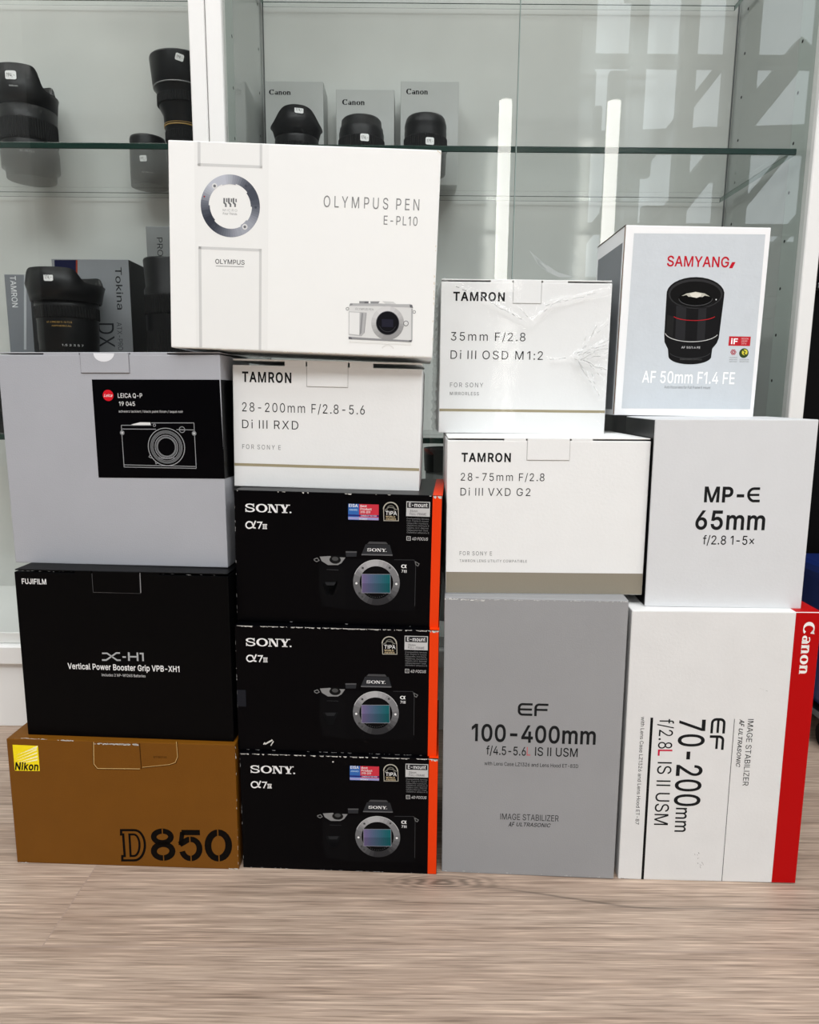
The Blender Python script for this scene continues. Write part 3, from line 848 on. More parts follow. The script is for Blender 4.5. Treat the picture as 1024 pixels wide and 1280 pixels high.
def bar(bm, p, q, w):
    p, q = Vector(p), Vector(q)
    d = (q - p).normalized()
    a = d.cross(Vector((0, 1, 0))).normalized() * w / 2
    c = Vector((0, w / 2, 0))
    vs = [bm.verts.new(e + sa * a + sc * c) for e in (p, q) for sa, sc in ((-1, -1), (1, -1), (1, 1), (-1, 1))]
    for f in ((0, 1, 2, 3), (7, 6, 5, 4), (0, 4, 5, 1), (1, 5, 6, 2), (2, 6, 7, 3), (3, 7, 4, 0)): bm.faces.new([vs[i] for i in f])


bm = bmesh.new()
for k in range(9): bar(bm, (.2 + k * .55, -4.9, .2), (2.6 + k * .55, -4.9, 3.3), (.07, .16, .05)[k % 3])
bar(bm, (.6, -4.9, 1.3), (4.6, -4.9, 1.5), .12)
bar(bm, (.6, -4.9, 2.55), (4.6, -4.9, 2.7), .12)
struct('trim_1', bm, M_STEEL)
bm = bmesh.new()
box(bm, 2.05, 2.36, -5.4, -5.3, 0, 2.2, bev=.03)
box(bm, 2.5, 2.9, -5.4, -5.3, 0, 1.3, bev=.03)
box(bm, 1.7, 1.95, -5.4, -5.3, 0, 3.3, bev=.03)
box(bm, 3.0, 3.5, -5.4, -5.3, 0, 1.9, bev=.03)
rw = random.Random(12)
for k in range(26):  # unseen loose blocks, added to break up the mirrored window panes
    x, z, a, b_ = rw.uniform(1.2, 4.6), rw.uniform(1.2, 4.0), rw.uniform(.04, .22), rw.uniform(.05, .3)
    box(bm, x, x + a, -5.3 + k * .002, -5.2 + k * .002, z, z + b_, bev=.02)
box(bm, 2.62, 2.86, -5.2, -5.1, 0, 4.4)
box(bm, 3.55, 3.8, -5.2, -5.1, 0, 4.4)
struct('trim_2', bm, mat('facade_render', (96, 98, 100), .8))

# ------------------------------------------------------------------ display cabinets
CY0, CY1 = .29, .55
Z_SHELF, Z_LOW, Z_UP, SH = .823, .435, 1.112, .008
M_BACK = mat('cabinet_back', (205, 206, 203), .06, spec=.5, bump=.3, bscale=6, var=.06, vscale=7)
M_SIDE = mat('cabinet_side', (186, 190, 187), .06, spec=.5)
M_SIDE2 = mat('cabinet_side_strip', (186, 195, 190), .5)
M_SEAM = mat('dark_seam', (95, 98, 97), .5)
M_HOLE = mat('peg_hole', (30, 30, 30), .8)


def shelf(parent, x0, x1, z, name='glass_shelf'):
    bm = bmesh.new()
    box(bm, x0, x1, CY0 + .02, CY1 - .006, z - SH, z, bev=.0008, seg=1)
    bm.normal_update()
    for f in bm.faces:
        c = f.calc_center_median()
        if abs(c.y - (CY0 + .02)) < .002: f.material_index = 1
        elif abs(c.y - (CY1 - .006)) < .002: f.material_index = 0 if f.normal.y > .9 else 1
        elif abs(c.x - x0) < .002 or abs(c.x - x1) < .002: f.material_index = 2
    return link(name, bm, [M_GLASS, M_EDGE, M_EDGE2], parent)


def cabinet(name, label, xl, xr, split):
    """xl, xr outer faces; frame stiles 2 cm"""
    c = thing(name, label, 'cabinet', ((xl + xr) / 2, (CY0 + CY1) / 2, 0))
    ox, oy = (xl + xr) / 2, (CY0 + CY1) / 2

    def P(nm, dims, m_, parent=None, bev=.0008):
        x0, x1, y0, y1, z0, z1 = dims
        return bx(nm, (x0 - ox, x1 - ox, y0 - oy, y1 - oy, z0, z1), m_, parent or c, bev, 1)
    T = 1.75
    P('plinth', (xl, xr, CY0 + .004, CY1 + .01, 0, .0985), M_WHITE)
    P('bottom_rail', (xl, xr, CY0 - .004, CY1 + .01, .0995, .128), M_WHITE, bev=.002)
    P('cabinet_floor', (xl + .002, xr - .002, CY0 + .008, CY1 + .005, .1285, .145), M_WHITE)
    P('top_panel', (xl, xr, CY0, CY1 + .02, T - .03, T), M_WHITE)
    P('back_panel', (xl + .001, xr - .001, CY1, CY1 + .012, .1, T - .03), M_BACK)
    st = .0205
    for s_, (a, b) in (('l', (xl, xl + st)), ('r', (xr - st, xr))):
        P('frame_stile', (a, b, CY0 - .004, CY0 + .016, .129, T - .031), M_WHITE, bev=.0012)
    li, ri = xl + st, xr - st
    for a, b in ((li - .006, li - .0015), (ri + .0015, ri + .006)):
        w = P('side_panel', (a, b, CY0 + .0165, CY1 - .0005, .146, T - .031), M_SIDE)
        # front strip with the row of peg holes
        inner = b if a < ox - .2 else a
        sgn = 1 if a < (xl + xr) / 2 else -1
        q = P('peg_strip', (min(inner, inner + sgn * .0008), max(inner, inner + sgn * .0008), CY0 + .017, CY0 + .06, .147, T - .032), M_SIDE2, bev=0)
        bm = bmesh.new()
        for yy in (CY0 + .052, CY1 - .03):
            for k in range(24):
                z = .2 + k * .064
                y = yy
                xx = inner + sgn * (.0010 if yy < .4 else .0003)
                vs = [bm.verts.new((xx - ox, y - oy + .0022 * math.cos(t * math.pi / 4), z + .0022 * math.sin(t * math.pi / 4))) for t in range(8)]
                vv = [bm.verts.new((v.co.x - sgn * .0006, v.co.y, v.co.z)) for v in vs]
                bm.faces.new(vs)
                for t in range(8): bm.faces.new([vs[t], vv[t], vv[(t + 1) % 8], vs[(t + 1) % 8]])
        h = link('peg_hole', bm, M_HOLE, c)
        h['kind'] = 'stuff'
    # back corner seams
    for x in (li + .0008, ri - .0008):
        P('corner_seam', (x - .001, x + .001, CY1 - .0015, CY1, .146, T - .031), M_SEAM, bev=0)
    for z, nm in ((Z_LOW, 0), (Z_SHELF, 1), (Z_UP, 2)):
        o = shelf(None, li + .002, ri - .002 - (.008 if split else 0), z)
        o.parent = c
        for v in o.data.vertices: v.co.x -= ox; v.co.y -= oy
    d = P('door_pane', (li + .0003, (split or ri) - .0003, CY0 + .004, CY0 + .009, .1295, T - .032), M_GLASS, bev=0)
    if split:
        P('door_pane', (split + .0008, ri - .0003, CY0 + .004, CY0 + .009, .1295, T - .032), M_GLASS, bev=0)
        P('door_seam', (split - .0003, split + .0008, CY0 + .0045, CY0 + .0085, .1295, T - .032), mat('pane_edge', (150, 165, 160), .2), bev=0)
    return c


xs = at(646, 180, CY0).x
cabinet('display_cabinet', 'white framed glass display cabinet on the left, behind the silver box', -1.12, -.2652, None)
cabinet('display_cabinet', 'white framed glass display cabinet behind the middle and right stacks', -.2640, .5425, xs)

# things to the right of the cabinet
t = thing('storage_cupboard', 'black cupboard standing beyond the right end of the glass cabinet', 'cupboard', (.80, .62, 0))
bx('carcass', (-.235, .235, -.2, .2, .06, 1.0), mat('black_melamine', (5, 5, 6), .6, spec=.1), t, .003)
bx('cupboard_door', (-.23, .23, -.217, -.201, .065, .995), mat('black_melamine', (6, 6, 7)), t, .002)
bm = bmesh.new(); box(bm, -.2, .1, -.235, -.222, .655, .664, bev=.002); box(bm, -.2, -.19, -.223, -.2165, .655, .664); box(bm, .09, .1, -.223, -.2165, .655, .664)
link('bar_handle', bm, mat('brushed_steel', (110, 112, 114), .35, metal=1), t)
bm = bmesh.new(); box(bm, -.22, .22, -.18, .18, 0, .059); link('plinth', bm, mat('black_melamine', (6, 6, 7)), t)
t = thing('trolley_case', 'dark blue trolley case on small castors, right of the white and red box', 'suitcase', (.71, .30, 0))
bx('shell', (-.13, .13, -.07, .07, .062, .262), mat('navy_shell', (14, 34, 92), .4), t, .02, 4)
bm = bmesh.new(); box(bm, -.132, .132, -.072, .072, .05, .06, bev=.002); link('base_rail', bm, mat('brushed_steel', (110, 112, 114)), t)
for sx in (-1, 1):
    for sy in (-1, 1):
        bm = bmesh.new()
        bmesh.ops.create_cone(bm, cap_ends=True, segments=20, radius1=.018, radius2=.018, depth=.014, matrix=Matrix.Translation((sx * .108, sy * .05, .0181)) @ Matrix.Rotation(math.pi / 2, 4, 'Y'))
        box(bm, sx * .108 - .012, sx * .108 + .012, sy * .05 - .004, sy * .05 + .004, .03, .05)
        link('castor', bm, M_RUBBER, t, True)
bm = bmesh.new()
bar(bm, (-.03, .0, .258), (-.03, .0, .30), .008); bar(bm, (.03, 0, .258), (.03, 0, .30), .008); bar(bm, (-.035, 0, .30), (.035, 0, .30), .012)
link('handle', bm, M_BLACK, t)

# two vertical light tubes in the shop behind the viewer (mirrored in the cabinet glass)
for x, lb in ((.425, 'slim white vertical tube lamp behind the viewer, left one of the mirrored pair'), (.923, 'slim white vertical tube lamp behind the viewer, right one of the mirrored pair')):
    t = thing('tube_lamp', lb, 'lamp', (x, -2.19, 0), 'tube lamps')
    bm = bmesh.new()
    bmesh.ops.create_cone(bm, cap_ends=True, segments=24, radius1=.12, radius2=.11, depth=.03, matrix=Matrix.Translation((0, 0, .015)))
    link('base', bm, M_WHITE, t, True)
    bm = bmesh.new()
    bmesh.ops.create_cone(bm, cap_ends=True, segments=24, radius1=.03, radius2=.03, depth=1.8, matrix=Matrix.Translation((0, 0, .935)))
    link('tube', bm, mat('lit_tube', (255, 252, 246), .4, emit=9), t, True)


# ------------------------------------------------------------------ lenses
def lathe(prof, seg=56, ribs=None, mi=None):
    """prof: list of (z, r); ribs: set of section indices that are knurled"""
    bm = bmesh.new()
    rings = []
    for i, (z, r_) in enumerate(prof):
        rings.append([bm.verts.new((r_ * math.cos(2 * math.pi * k / seg), r_ * math.sin(2 * math.pi * k / seg), z)) for k in range(seg)])
    for i in range(len(prof) - 1):
        for k in range(seg):
            f = bm.faces.new([rings[i][k], rings[i][(k + 1) % seg], rings[i + 1][(k + 1) % seg], rings[i + 1][k]])
            f.smooth = True
            if mi: f.material_index = mi[i]
    bm.faces.new(rings[0])
    bm.faces.new(rings[-1])
    return bm


def knurl(z0, z1, r_, n=60, d=.0008, rows=1):
    bm = bmesh.new()
    seg = n * 4
    rings = []
    zs = []
    for k in range(rows):
        a, b = z0 + (z1 - z0) * k / rows, z0 + (z1 - z0) * (k + 1) / rows
        g = (b - a) * .08
        zs += [(a, -d), (a + g, 0), (b - g, 0), (b, -d)]
    for z, dz in zs:
        rings.append([bm.verts.new(((r_ + dz - (d if k % 4 in (0, 1) else 0)) * math.cos(2 * math.pi * k / seg), (r_ + dz - (d if k % 4 in (0, 1) else 0)) * math.sin(2 * math.pi * k / seg), z)) for k in range(seg)])
    for i in range(len(zs) - 1):
        for k in range(seg): bm.faces.new([rings[i][k], rings[i][(k + 1) % seg], rings[i + 1][(k + 1) % seg], rings[i + 1][k]])
    bm.faces.new(rings[0]); bm.faces.new(rings[-1])
    return bm


def hood(z0, r0, z1, r1, petal=0.0, ph=0.0, seg=96, th=.0018, sharp=3.0):
    """lens hood tube, rim height waving by 'petal' (two long, two short petals)"""
    bm = bmesh.new()
    L = []
    for k in range(seg):
        a = 2 * math.pi * k / seg
        c = math.cos(2 * (a - ph))
        wv = petal * (math.tanh(sharp * c) / math.tanh(sharp))
        col = []
        for (zz, rr, off) in ((z0, r0, 0), (z0 + (z1 - z0) * .45, r0 + (r1 - r0) * .55, 0), (z1 + wv, r1, 0), (z1 + wv, r1 - th, 0), (z0, r0 - th, 0)):
            col.append(bm.verts.new((rr * math.cos(a), rr * math.sin(a), zz)))
        L.append(col)
    for k in range(seg):
        A, B = L[k], L[(k + 1) % seg]
        for i in range(4):
            bm.faces.new([A[i], B[i], B[i + 1], A[i + 1]])
        bm.faces.new([A[4], B[4], B[0], A[0]])
    return bm


def wrap_text(bm, s, r_, ang, z, cap, w, mi=0, weight=0.01, shear=0.0, dr=.0004):
    vs, fs = text2d(s, weight, shear)
    W_ = max(v[0] for v in vs)
    V = []
    for x, y in vs:
        a = ang + (x / W_ - .5) * w / r_
        V.append(bm.verts.new(((r_ + dr) * math.cos(a), (r_ + dr) * math.sin(a), z + y * cap)))
    for f in fs:
        try:
            bm.faces.new([V[i] for i in f]).material_index = mi
        except ValueError:
            pass


def sticker(root, r_, ang, z, w, h, txt, tilt=0.0, parent=None):
    bm = bmesh.new()
    n = 8
    G = []
    rr = r_ + .0005
    pts = []
    for i in range(n + 1):
        u = -.5 + i / n
        inset = .12 if i in (0, n) else 0
        col = []
        for v in (-.5 + inset, .5 - inset):
            x, y = u * w, v * h
            xr, yr = x * math.cos(tilt) - y * math.sin(tilt), x * math.sin(tilt) + y * math.cos(tilt)
            a = ang + xr / r_
            col.append(bm.verts.new((rr * math.cos(a), rr * math.sin(a), z + yr)))
        G.append(col)
    for i in range(n): bm.faces.new([G[i][0], G[i + 1][0], G[i + 1][1], G[i][1]])
    o = link('price_sticker', bm, M_STICK, root)
    o['label'] = 'white price sticker'
    bm = bmesh.new()
    vs, fs = text2d(txt, .0, .25)
    W_ = max(v[0] for v in vs)
    V = []
    for x, y in vs:
        xx, yy = (x / W_ - .5) * w * .72, (y - .5) * h * .42
        xr, yr = xx * math.cos(tilt) - yy * math.sin(tilt), xx * math.sin(tilt) + yy * math.cos(tilt)
        a = ang + xr / r_
        V.append(bm.verts.new(((rr + .0003) * math.cos(a), (rr + .0003) * math.sin(a), z + yr)))
    for f in fs:
        try:
            bm.faces.new([V[i] for i in f])
        except ValueError:
            pass
    link('handwriting', bm, M_INK, o)
    return o


M_GOLD = mat('gold_print', (176, 140, 70), .4)
M_SILV = mat('silver_ring', (150, 150, 150), .35, metal=.6)
M_PRINT = mat('grey_print', (190, 190, 190), .5)


def lens(name, label, x, Y, z0, prof, group='used lenses in the glass cabinets', knurls=(), hoods=(), mats=None, bands=(), stickers=(), texts=(), gold=(), cat='lens'):
    """axis stands at photo column x on depth Y; all heights in metres above z0"""
    X = at(x, 165 if z0 > .6 else 385, Y).x
    t = thing(name, label, cat, (X, Y, z0), group)
    face = math.atan2(-(CAM_D + Y), -X)        # side turned to the viewer
    if prof: link('barrel', lathe(prof), mats or M_BLACK, t)
    for k in knurls: link('grip_ring', knurl(*k), M_RUBBER, t)
    for k in hoods:
        hh = hood(**k)
        for f in hh.faces: f.smooth = True
        link('lens_hood', hh, M_BLACK, t)
    for (z, r_, h, mm) in bands: link('ring_band', lathe([(z, r_ - .0004), (z, r_), (z + h, r_), (z + h, r_ - .0004)]), mm, t)
    for (r_, da, z, w, h, tx, tl) in stickers: sticker(t, r_, face + da, z, w, h, tx, tl)
    if texts:
        bm = bmesh.new()
        for (s_, r_, da, z, cp, w) in texts: wrap_text(bm, s_, r_, face + da, z, cp, w)
        link('lettering', bm, M_PRINT, t)
    if gold:
        bm = bmesh.new()
        for (s_, r_, da, z, cp, w) in gold: wrap_text(bm, s_, r_, face + da, z, cp, w)
        link('gold_lettering', bm, M_GOLD, t)['label'] = 'gold lettering'
    return t


def zz(x, y, Y, z0): return at(x, y, Y).z - z0


# --- upper shelf, left cabinet
zS = Z_SHELF + .0002
Y = .483
H = lambda y: zz(36, y, Y - .042, zS)
face = 0
lens('zoom_lens', 'big black lens with petal hood at the left end of the upper glass shelf', 36, Y, zS,
     [(0, .033), (0, .0355), (H(205), .0362), (H(203), .0415), (H(178), .0418), (H(172), .0395), (H(150), .0405), (H(128), .0425), (H(126), .036), (H(110), .036)],
     knurls=[(H(170), H(142), .0418, 70)],
     hoods=[dict(z0=H(127), r0=.0425, z1=H(93), r1=.0455, petal=H(79) - H(93), ph=math.atan2(-1.13, .58) - .35, sharp=4.5)],
     stickers=[(.0452, -.42, H(95), .016, .012, '194,-', 0)],
     texts=[('Nikon', .0448, -.36, H(109), .0022, .012), ('24-70 F2.8', .0420, -.1, H(189), .0026, .02)])
Y = .497
H = lambda y: zz(229, y, Y - .04, zS)
lens('telephoto_zoom_lens', 'tall black lens with gold ring beside the right stile of the left cabinet', 229, Y, zS,
     [(0, .024), (0, .0258), (H(175), .0262), (H(152), .0265), (H(150), .0275), (H(135), .0285), (H(126), .0335), (H(112), .036), (H(106), .0375), (H(98), .0425), (H(88), .0435), (H(64), .046), (H(62), .0455), (H(62), .041)],
     bands=[(H(101), .0420, .0012, M_SILV), (H(150.5), .0282, .0016, M_GOLD), (H(147.5), .0284, .0006, M_GOLD)],
     knurls=[(H(123), H(110), .0372, 60), (H(168), H(156), .0272, 60)],
     stickers=[(.0452, -.02, H(73), .012, .010, '199,-', -.25)])
Y = .515
H = lambda y: zz(184, y, Y - .028, zS)
lens('compact_lens', 'short black lens with a sticker, before the tall gold-ringed lens', 184, Y, zS,
     [(0, .0258), (0, .0275), (H(228), .0285), (H(200), .0284), (H(169), .0275), (H(166), .0265), (H(166), .024)],
     stickers=[(.0284, -.28, H(198), .0105, .009, '99,-', .1)], texts=[('18-55 VR', .0287, -.1, H(216), .0018, .018)])

# --- lower shelf, left cabinet
zL = Z_LOW + .0002
Y = .358
H = lambda y: zz(84, y, Y - .047, zL)
lens('wide_lens', 'black petal-hooded wide lens with gold lettering before the grey box with blue corner', 84, Y, zL,
     [(0, .033), (0, .0365), (.018, .0375), (.02, .0395), (H(426), .040), (H(424), .0408), (H(400), .0408), (H(385), .0425), (H(372), .0430), (H(370), .038), (H(352), .038)],
     knurls=[(.02, H(436), .0408, 64), (H(396), H(380), .0432, 64)], bands=[(H(372), .0438, .0012, M_SILV)],
     hoods=[dict(z0=H(374), r0=.047, z1=H(343), r1=.0525, petal=H(334) - H(343), ph=math.atan2(-1.04, .5) - .45, sharp=4)],
     stickers=[(.0510, -.42, H(347), .0125, .0105, '174,-', 0)],
     texts=[('1.5 2 3 5 7', .0412, .1, H(432), .0026, .028)], gold=[('AT-X PRO SD 11-16 F2.8', .0412, -.3, H(403), .0022, .034), ('ASPHERICAL', .0412, -.22, H(407.5), .0018, .026)])
o = bpy.data.objects[-1] if False else None
lens('standard_lens', 'black lens at the far left of the lower shelf, cut by the frame', -38, .36, zL,
     [(0, .036), (0, .045), (.05, .046), (.09, .048), (.10, .046), (.11, .046)], knurls=[(.03, .07, .0475, 64)])
Y = .375
H = lambda y: zz(214, y, Y - .035, zL)
lens('portrait_lens', 'black lens half hidden behind the ivory box, before the grey upright box', 214, Y, zL,
     [(0, .03), (0, .034), (H(400), .035), (H(360), .0365), (H(356), .034), (H(322), .036), (H(320), .035), (H(320), .03)],
     knurls=[(H(392), H(366), .0372, 60), (.02, H(412), .036, 60)], stickers=[])


# --- plain printed cartons inside the cabinets
def small_box(name, label, x0, x1, ytop, Y, z0, depth, m_, prints, m_side=None, group='lens boxes in the glass cabinets'):
    A, B = at(x0, ytop, Y), at(x1, ytop, Y)
    w, h = B.x - A.x, (A.z + B.z) / 2 - z0
    b = Box.__new__(Box)
    b.w, b.h, b.d = w, h, depth
    b.M = Matrix.Translation(((A.x + B.x) / 2, Y, z0))
    b.Mi = b.M.inverted()
    b.m, b.bev = m_, .0008
    b.root = thing(name, label, 'box', group=group)
    b.root.matrix_world = b.M
    bm = bmesh.new()
    box(bm, -w / 2, w / 2, 0, depth, 0, h, bev=.0008)
    if m_side:
        for f in bm.faces:
            if abs(f.normal.x) > .9: f.material_index = 1
    link('carton', bm, [m_, m_side] if m_side else m_, b.root)
    for nm, fn in prints:
        D = Decal(b)
        fn(D, b)
        D.done(nm)
    return b


G_BOX = mat('pale_grey_card', (182, 184, 182), .5, var=.02)
D_INK = ink((38, 40, 40))


def roman(p0, p1, cap):
    return lambda D, b: D.glyph(D_INK, 0, glyphs_roman(), p0, p1, cap)


small_box('lens_box', 'pale grey lens box at the left end of the upper shelf, behind the hooded lens', 331, 404, 101.5, .487, zS, .058, G_BOX, [('brand_lettering', roman((336.5, 118.5), (363.5, 118.5), 6.5))])
small_box('lens_box', 'lowest of three pale grey lens boxes on the upper shelf, the middle one', 420, 493, 111.5, .487, zS, .05, G_BOX, [('brand_lettering', roman((428, 131), (456, 131.5), 7))])
small_box('lens_box', 'pale grey lens box above the right corner of the ivory box, at the shelf end', 501, 574, 101.5, .487, zS, .055, G_BOX, [('brand_lettering', roman((508, 118), (535, 118), 7))])
Y = .437
H = lambda y: zz(371, y, Y - .03, zS)
lens('kit_lens', 'black lens with flared petal hood before the left grey lens box', 371, Y, zS,
     [(0, .028), (0, .031), (.02, .0325), (H(170), .0325), (H(162), .031), (H(160), .028), (H(150), .028)],
     knurls=[(.03, H(176), .0338, 60)], bands=[],
     hoods=[dict(z0=H(166), r0=.0325, z1=H(143), r1=.0385, petal=H(133) - H(143), ph=math.atan2(-1.12, .18), sharp=1.6)],
     stickers=[(.0375, .1, H(139), .0125, .010, '174,-', 0)])
H = lambda y: zz(452, y, Y - .03, zS)
lens('kit_lens', 'black capped lens before the middle grey lens box', 452, Y, zS,
     [(0, .028), (0, .031), (.02, .0335), (H(160), .0335), (H(157), .0325), (H(153), .032), (H(152), .0305), (H(143), .0295), (H(140.5), .027), (H(140.5), .02)],
     knurls=[(.03, H(168), .0347, 60)], stickers=[(.0347, .13, H(173), .0125, .010, '174,-', 0)])
H = lambda y: zz(532, y, Y - .03, zS)
lens('kit_lens', 'black lens with clipped cap before the right grey lens box', 532, Y, zS,
     [(0, .028), (0, .0305), (.02, .0315), (H(158), .0315), (H(155), .031), (H(151), .0315), (H(148), .031), (H(141), .029), (H(138.5), .027), (H(138.5), .02)],
     knurls=[(.03, H(166), .0327, 60)], stickers=[(.0330, .2, H(177), .0125, .010, '179,-', 0)])

B_GREY = mat('cool_grey_card', (136, 138, 142), .45, var=.03)


def tok(D, b):
    D.text(D_INK, 0, 'Tokina', (145, 334), (145.5, 387), 8, .008, rot=True)
    D.text(ink((52, 54, 58)), 0, 'DX', (123, 404), (123, 434), 20, .0, rot=True)
    D.text(ink((70, 72, 76)), 0, 'ATX-PRO', (147, 403), (147, 438), 6, .0, rot=True)
    D.pp(ink((24, 26, 58)), 1, [(68, 325), (95, 325), (95, 352), (69, 352)])
    D.pp(ink((150, 60, 40)), 1, [(95, 325), (97, 325), (97, 352), (95, 352)])
    D.text(ink((225, 225, 225)), 2, 'II.', (83, 336), (83, 348), 8, .01, .3, rot=True)


small_box('lens_box', 'grey lens box with sideways lettering and navy corner on the lower shelf', 64, 160.5, 324, .425, zL, .075, B_GREY, [('print', tok)], mat('black_box_side', (14, 14, 15), .5))
small_box('lens_box', 'silver lens box with white sideways lettering at the left frame edge', 5, 36, 343, .405, zL, .1, mat('slate_card', (118, 122, 128), .4), [('brand_lettering', lambda D, b: D.text(ink((226, 228, 230)), 0, 'TAMRON', (13, 345), (15, 384), 7, .012, rot=True)), ('panel_line', lambda D, b: D.pp(ink((180, 184, 188)), 0, [(30, 343.5), (33, 343.5), (33, 437), (30, 437)]))], mat('slate_side', (58, 60, 62), .5))
small_box('lens_box', 'tall grey lens box peeking out left of the ivory box', 182, 236, 283, .435, zL, .09, mat('mid_grey_card', (132, 134, 135), .5, var=.03), [('lettering', lambda D, b: D.text(D_INK, 0, 'PRO', (204, 320), (204, 296), -8, -.003, .0, rot=True) if False else D.text(D_INK, 0, 'PRO', (196, 297), (197, 320), 7, -.003, .0, rot=True))])

# dark things low in the right cabinet
t = thing('lens_case', 'black padded lens case on the lower shelf behind the tilted lens box', 'case', (.375, .43, zL))
bx('case_body', (-.065, .105, -.045, .07, 0, .13), mat('black_nylon', (12, 12, 13), .8, bump=.3, bscale=900), t, .012, 3)
bx('case_lid', (-.067, .107, -.047, .072, .131, .155), mat('black_nylon', (12, 12, 13)), t, .010, 3)
bx('zip', (-.0672, .1072, -.0472, .0722, .1295, .1315), mat('zip_grey', (40, 40, 42), .5), t)
Y = .40
X = at(566, 560, Y).x
t = thing('telephoto_lens', 'pale telephoto lens with black hood under the lower shelf, seen in the middle gap', 'lens', (X, Y, .1452), 'used lenses in the glass cabinets')
hz = at(566, 560, Y).z - .1452
link('barrel', lathe([(0, .03), (0, .034), (.05, .035), (.09, .038), (.15, .041), (hz - .03, .042)]), mat('lens_grey', (120, 120, 120), .5), t)
h_ = hood(hz - .035, .0435, hz, .045)
link('lens_hood', h_, M_BLACK, t)
link('front_cap', lathe([(hz - .02, .04), (hz - .008, .0425), (hz - .007, .03)]), M_BLACK, t)
link('grip_ring', knurl(.08, .13, .0415, 60), M_RUBBER, t)

# ------------------------------------------------------------------ the stacked boxes
WHITE_INK = ink((232, 232, 232))
GREY_INK = ink((120, 122, 122))
TXT = ink((30, 31, 32))

# --- bronze box, bottom left
b = Box('bronze', 'camera_box', 'bronze-brown camera box with yellow square, on the floor at lower left', .165, CARD_BRONZE)
b.carton(.0)
D = Decal(b)
YEL = ink((246, 222, 10))
D.pp(YEL, 0, [(15.7, 930.8), (47.6, 932.2), (49.8, 963.8), (18.6, 963.2)])
for (x0, x1, yb, yt, w) in ((20, 46, 948, 937, .8), (20, 46, 944, 934.5, 1.0), (20, 46.5, 951, 941, .9), (21, 47, 953.5, 945.5, 1.1), (24, 47, 954.5, 949.5, 1.0), (30, 47, 940, 932.8, .9)):
    D.pp(ink((252, 246, 190)), 1, [(x0, yb), (x1, yt - w), (x1, yt + w)])
D.text(M_INK, 2, 'Nikon', (18.8, 961.8), (48.6, 962.6), 8.8, .055, .2)
D.done('brand_badge', 'yellow square badge with black lettering')
D = Decal(b)
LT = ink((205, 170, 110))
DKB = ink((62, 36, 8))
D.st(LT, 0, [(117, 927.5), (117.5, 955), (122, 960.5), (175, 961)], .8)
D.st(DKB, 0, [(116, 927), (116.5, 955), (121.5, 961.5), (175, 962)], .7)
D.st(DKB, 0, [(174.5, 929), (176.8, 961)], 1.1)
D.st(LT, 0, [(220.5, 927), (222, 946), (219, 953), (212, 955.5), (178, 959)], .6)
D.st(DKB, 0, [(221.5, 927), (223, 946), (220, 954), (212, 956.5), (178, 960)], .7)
D.wear(SCUFF, 1, (118, 929.3), (174, 931), 60, 2.2, 3)
D.text(ink((60, 36, 10)), 0, 'K1180110', (192, 947.5), (208.5, 947.8), 2.4, .01)
D.wear(SCUFF, 1, (72, 925), (92, 926), 14, 1.6, 5)
D.wear(SCUFF, 1, (12, 922), (60, 924), 18, .7, 15)
D.wear(SCUFF, 1, (286, 1085.5), (298, 1086), 9, 1.2, 6)
D.wear(SCUFF, 1, (22, 1077.5), (40, 1078.5), 9, .9, 7)
D.wear(SCUFF, 1, (294.5, 932), (298, 1084), 16, .5, 8)
D.done('closure_flap')
D = Decal(b)
K = ink((11, 8, 6))
# D: double outline with slab serifs
org = (150, 1076)


def dq(px): return px


D.st(K, 0, [(151.5, 1037.6), (168, 1037.6)] + [(168 + 13.2 * math.cos(R(a)), 1056.5 - 18.9 * math.sin(R(a))) for a in range(80, -91, -10)] + [(153, 1075.4), (153, 1070), (156, 1070), (154, 1043), (151.5, 1043)], 3.0, closed=True)
D.st(K, 0, [(161.8, 1043), (167, 1043)] + [(167.5 + 7 * math.cos(R(a)), 1056.5 - 13.4 * math.sin(R(a))) for a in range(80, -91, -10)] + [(163.4, 1070)], 2.7, closed=True)


def num(pts, w, closed=True): D.st(K, 0, pts, w, closed)


num([(203 + 10.8 * math.cos(R(a)), 1046 - 7.2 * math.sin(R(a))) for a in range(0, 360, 15)], 7.0)
num([(204 + 11.6 * math.cos(R(a)), 1063.8 - 8.6 * math.sin(R(a))) for a in range(0, 360, 15)], 7.6)
num([(250, 1040.6), (227, 1040.6)], 7.2, False)
num([(228, 1040), (226, 1056.5)], 5.6, False)
num([(224.5, 1055.5), (230, 1052.5)] + [(238.5 + 11 * math.cos(R(a)), 1061 - 12 * math.sin(R(a))) for a in range(120, -166, -15)], 7.4, False)
num([(273 + 13 * math.cos(R(a)), 1056.8 - 16.2 * math.sin(R(a))) for a in range(0, 360, 15)], 8.4)
for x0, y0, x1, y1 in ((202.2, 1036, 204, 1046), (203.6, 1064, 205.4, 1077), (236.6, 1045.5, 238.4, 1056), (238, 1064, 239.8, 1077.5), (221.5, 1058.8, 230, 1061), (271.4, 1035.5, 273.2, 1046), (273, 1066, 274.8, 1079)):
    D.r(CARD_BRONZE, 1, x0, y0, x1, y1)
D.done('model_lettering')

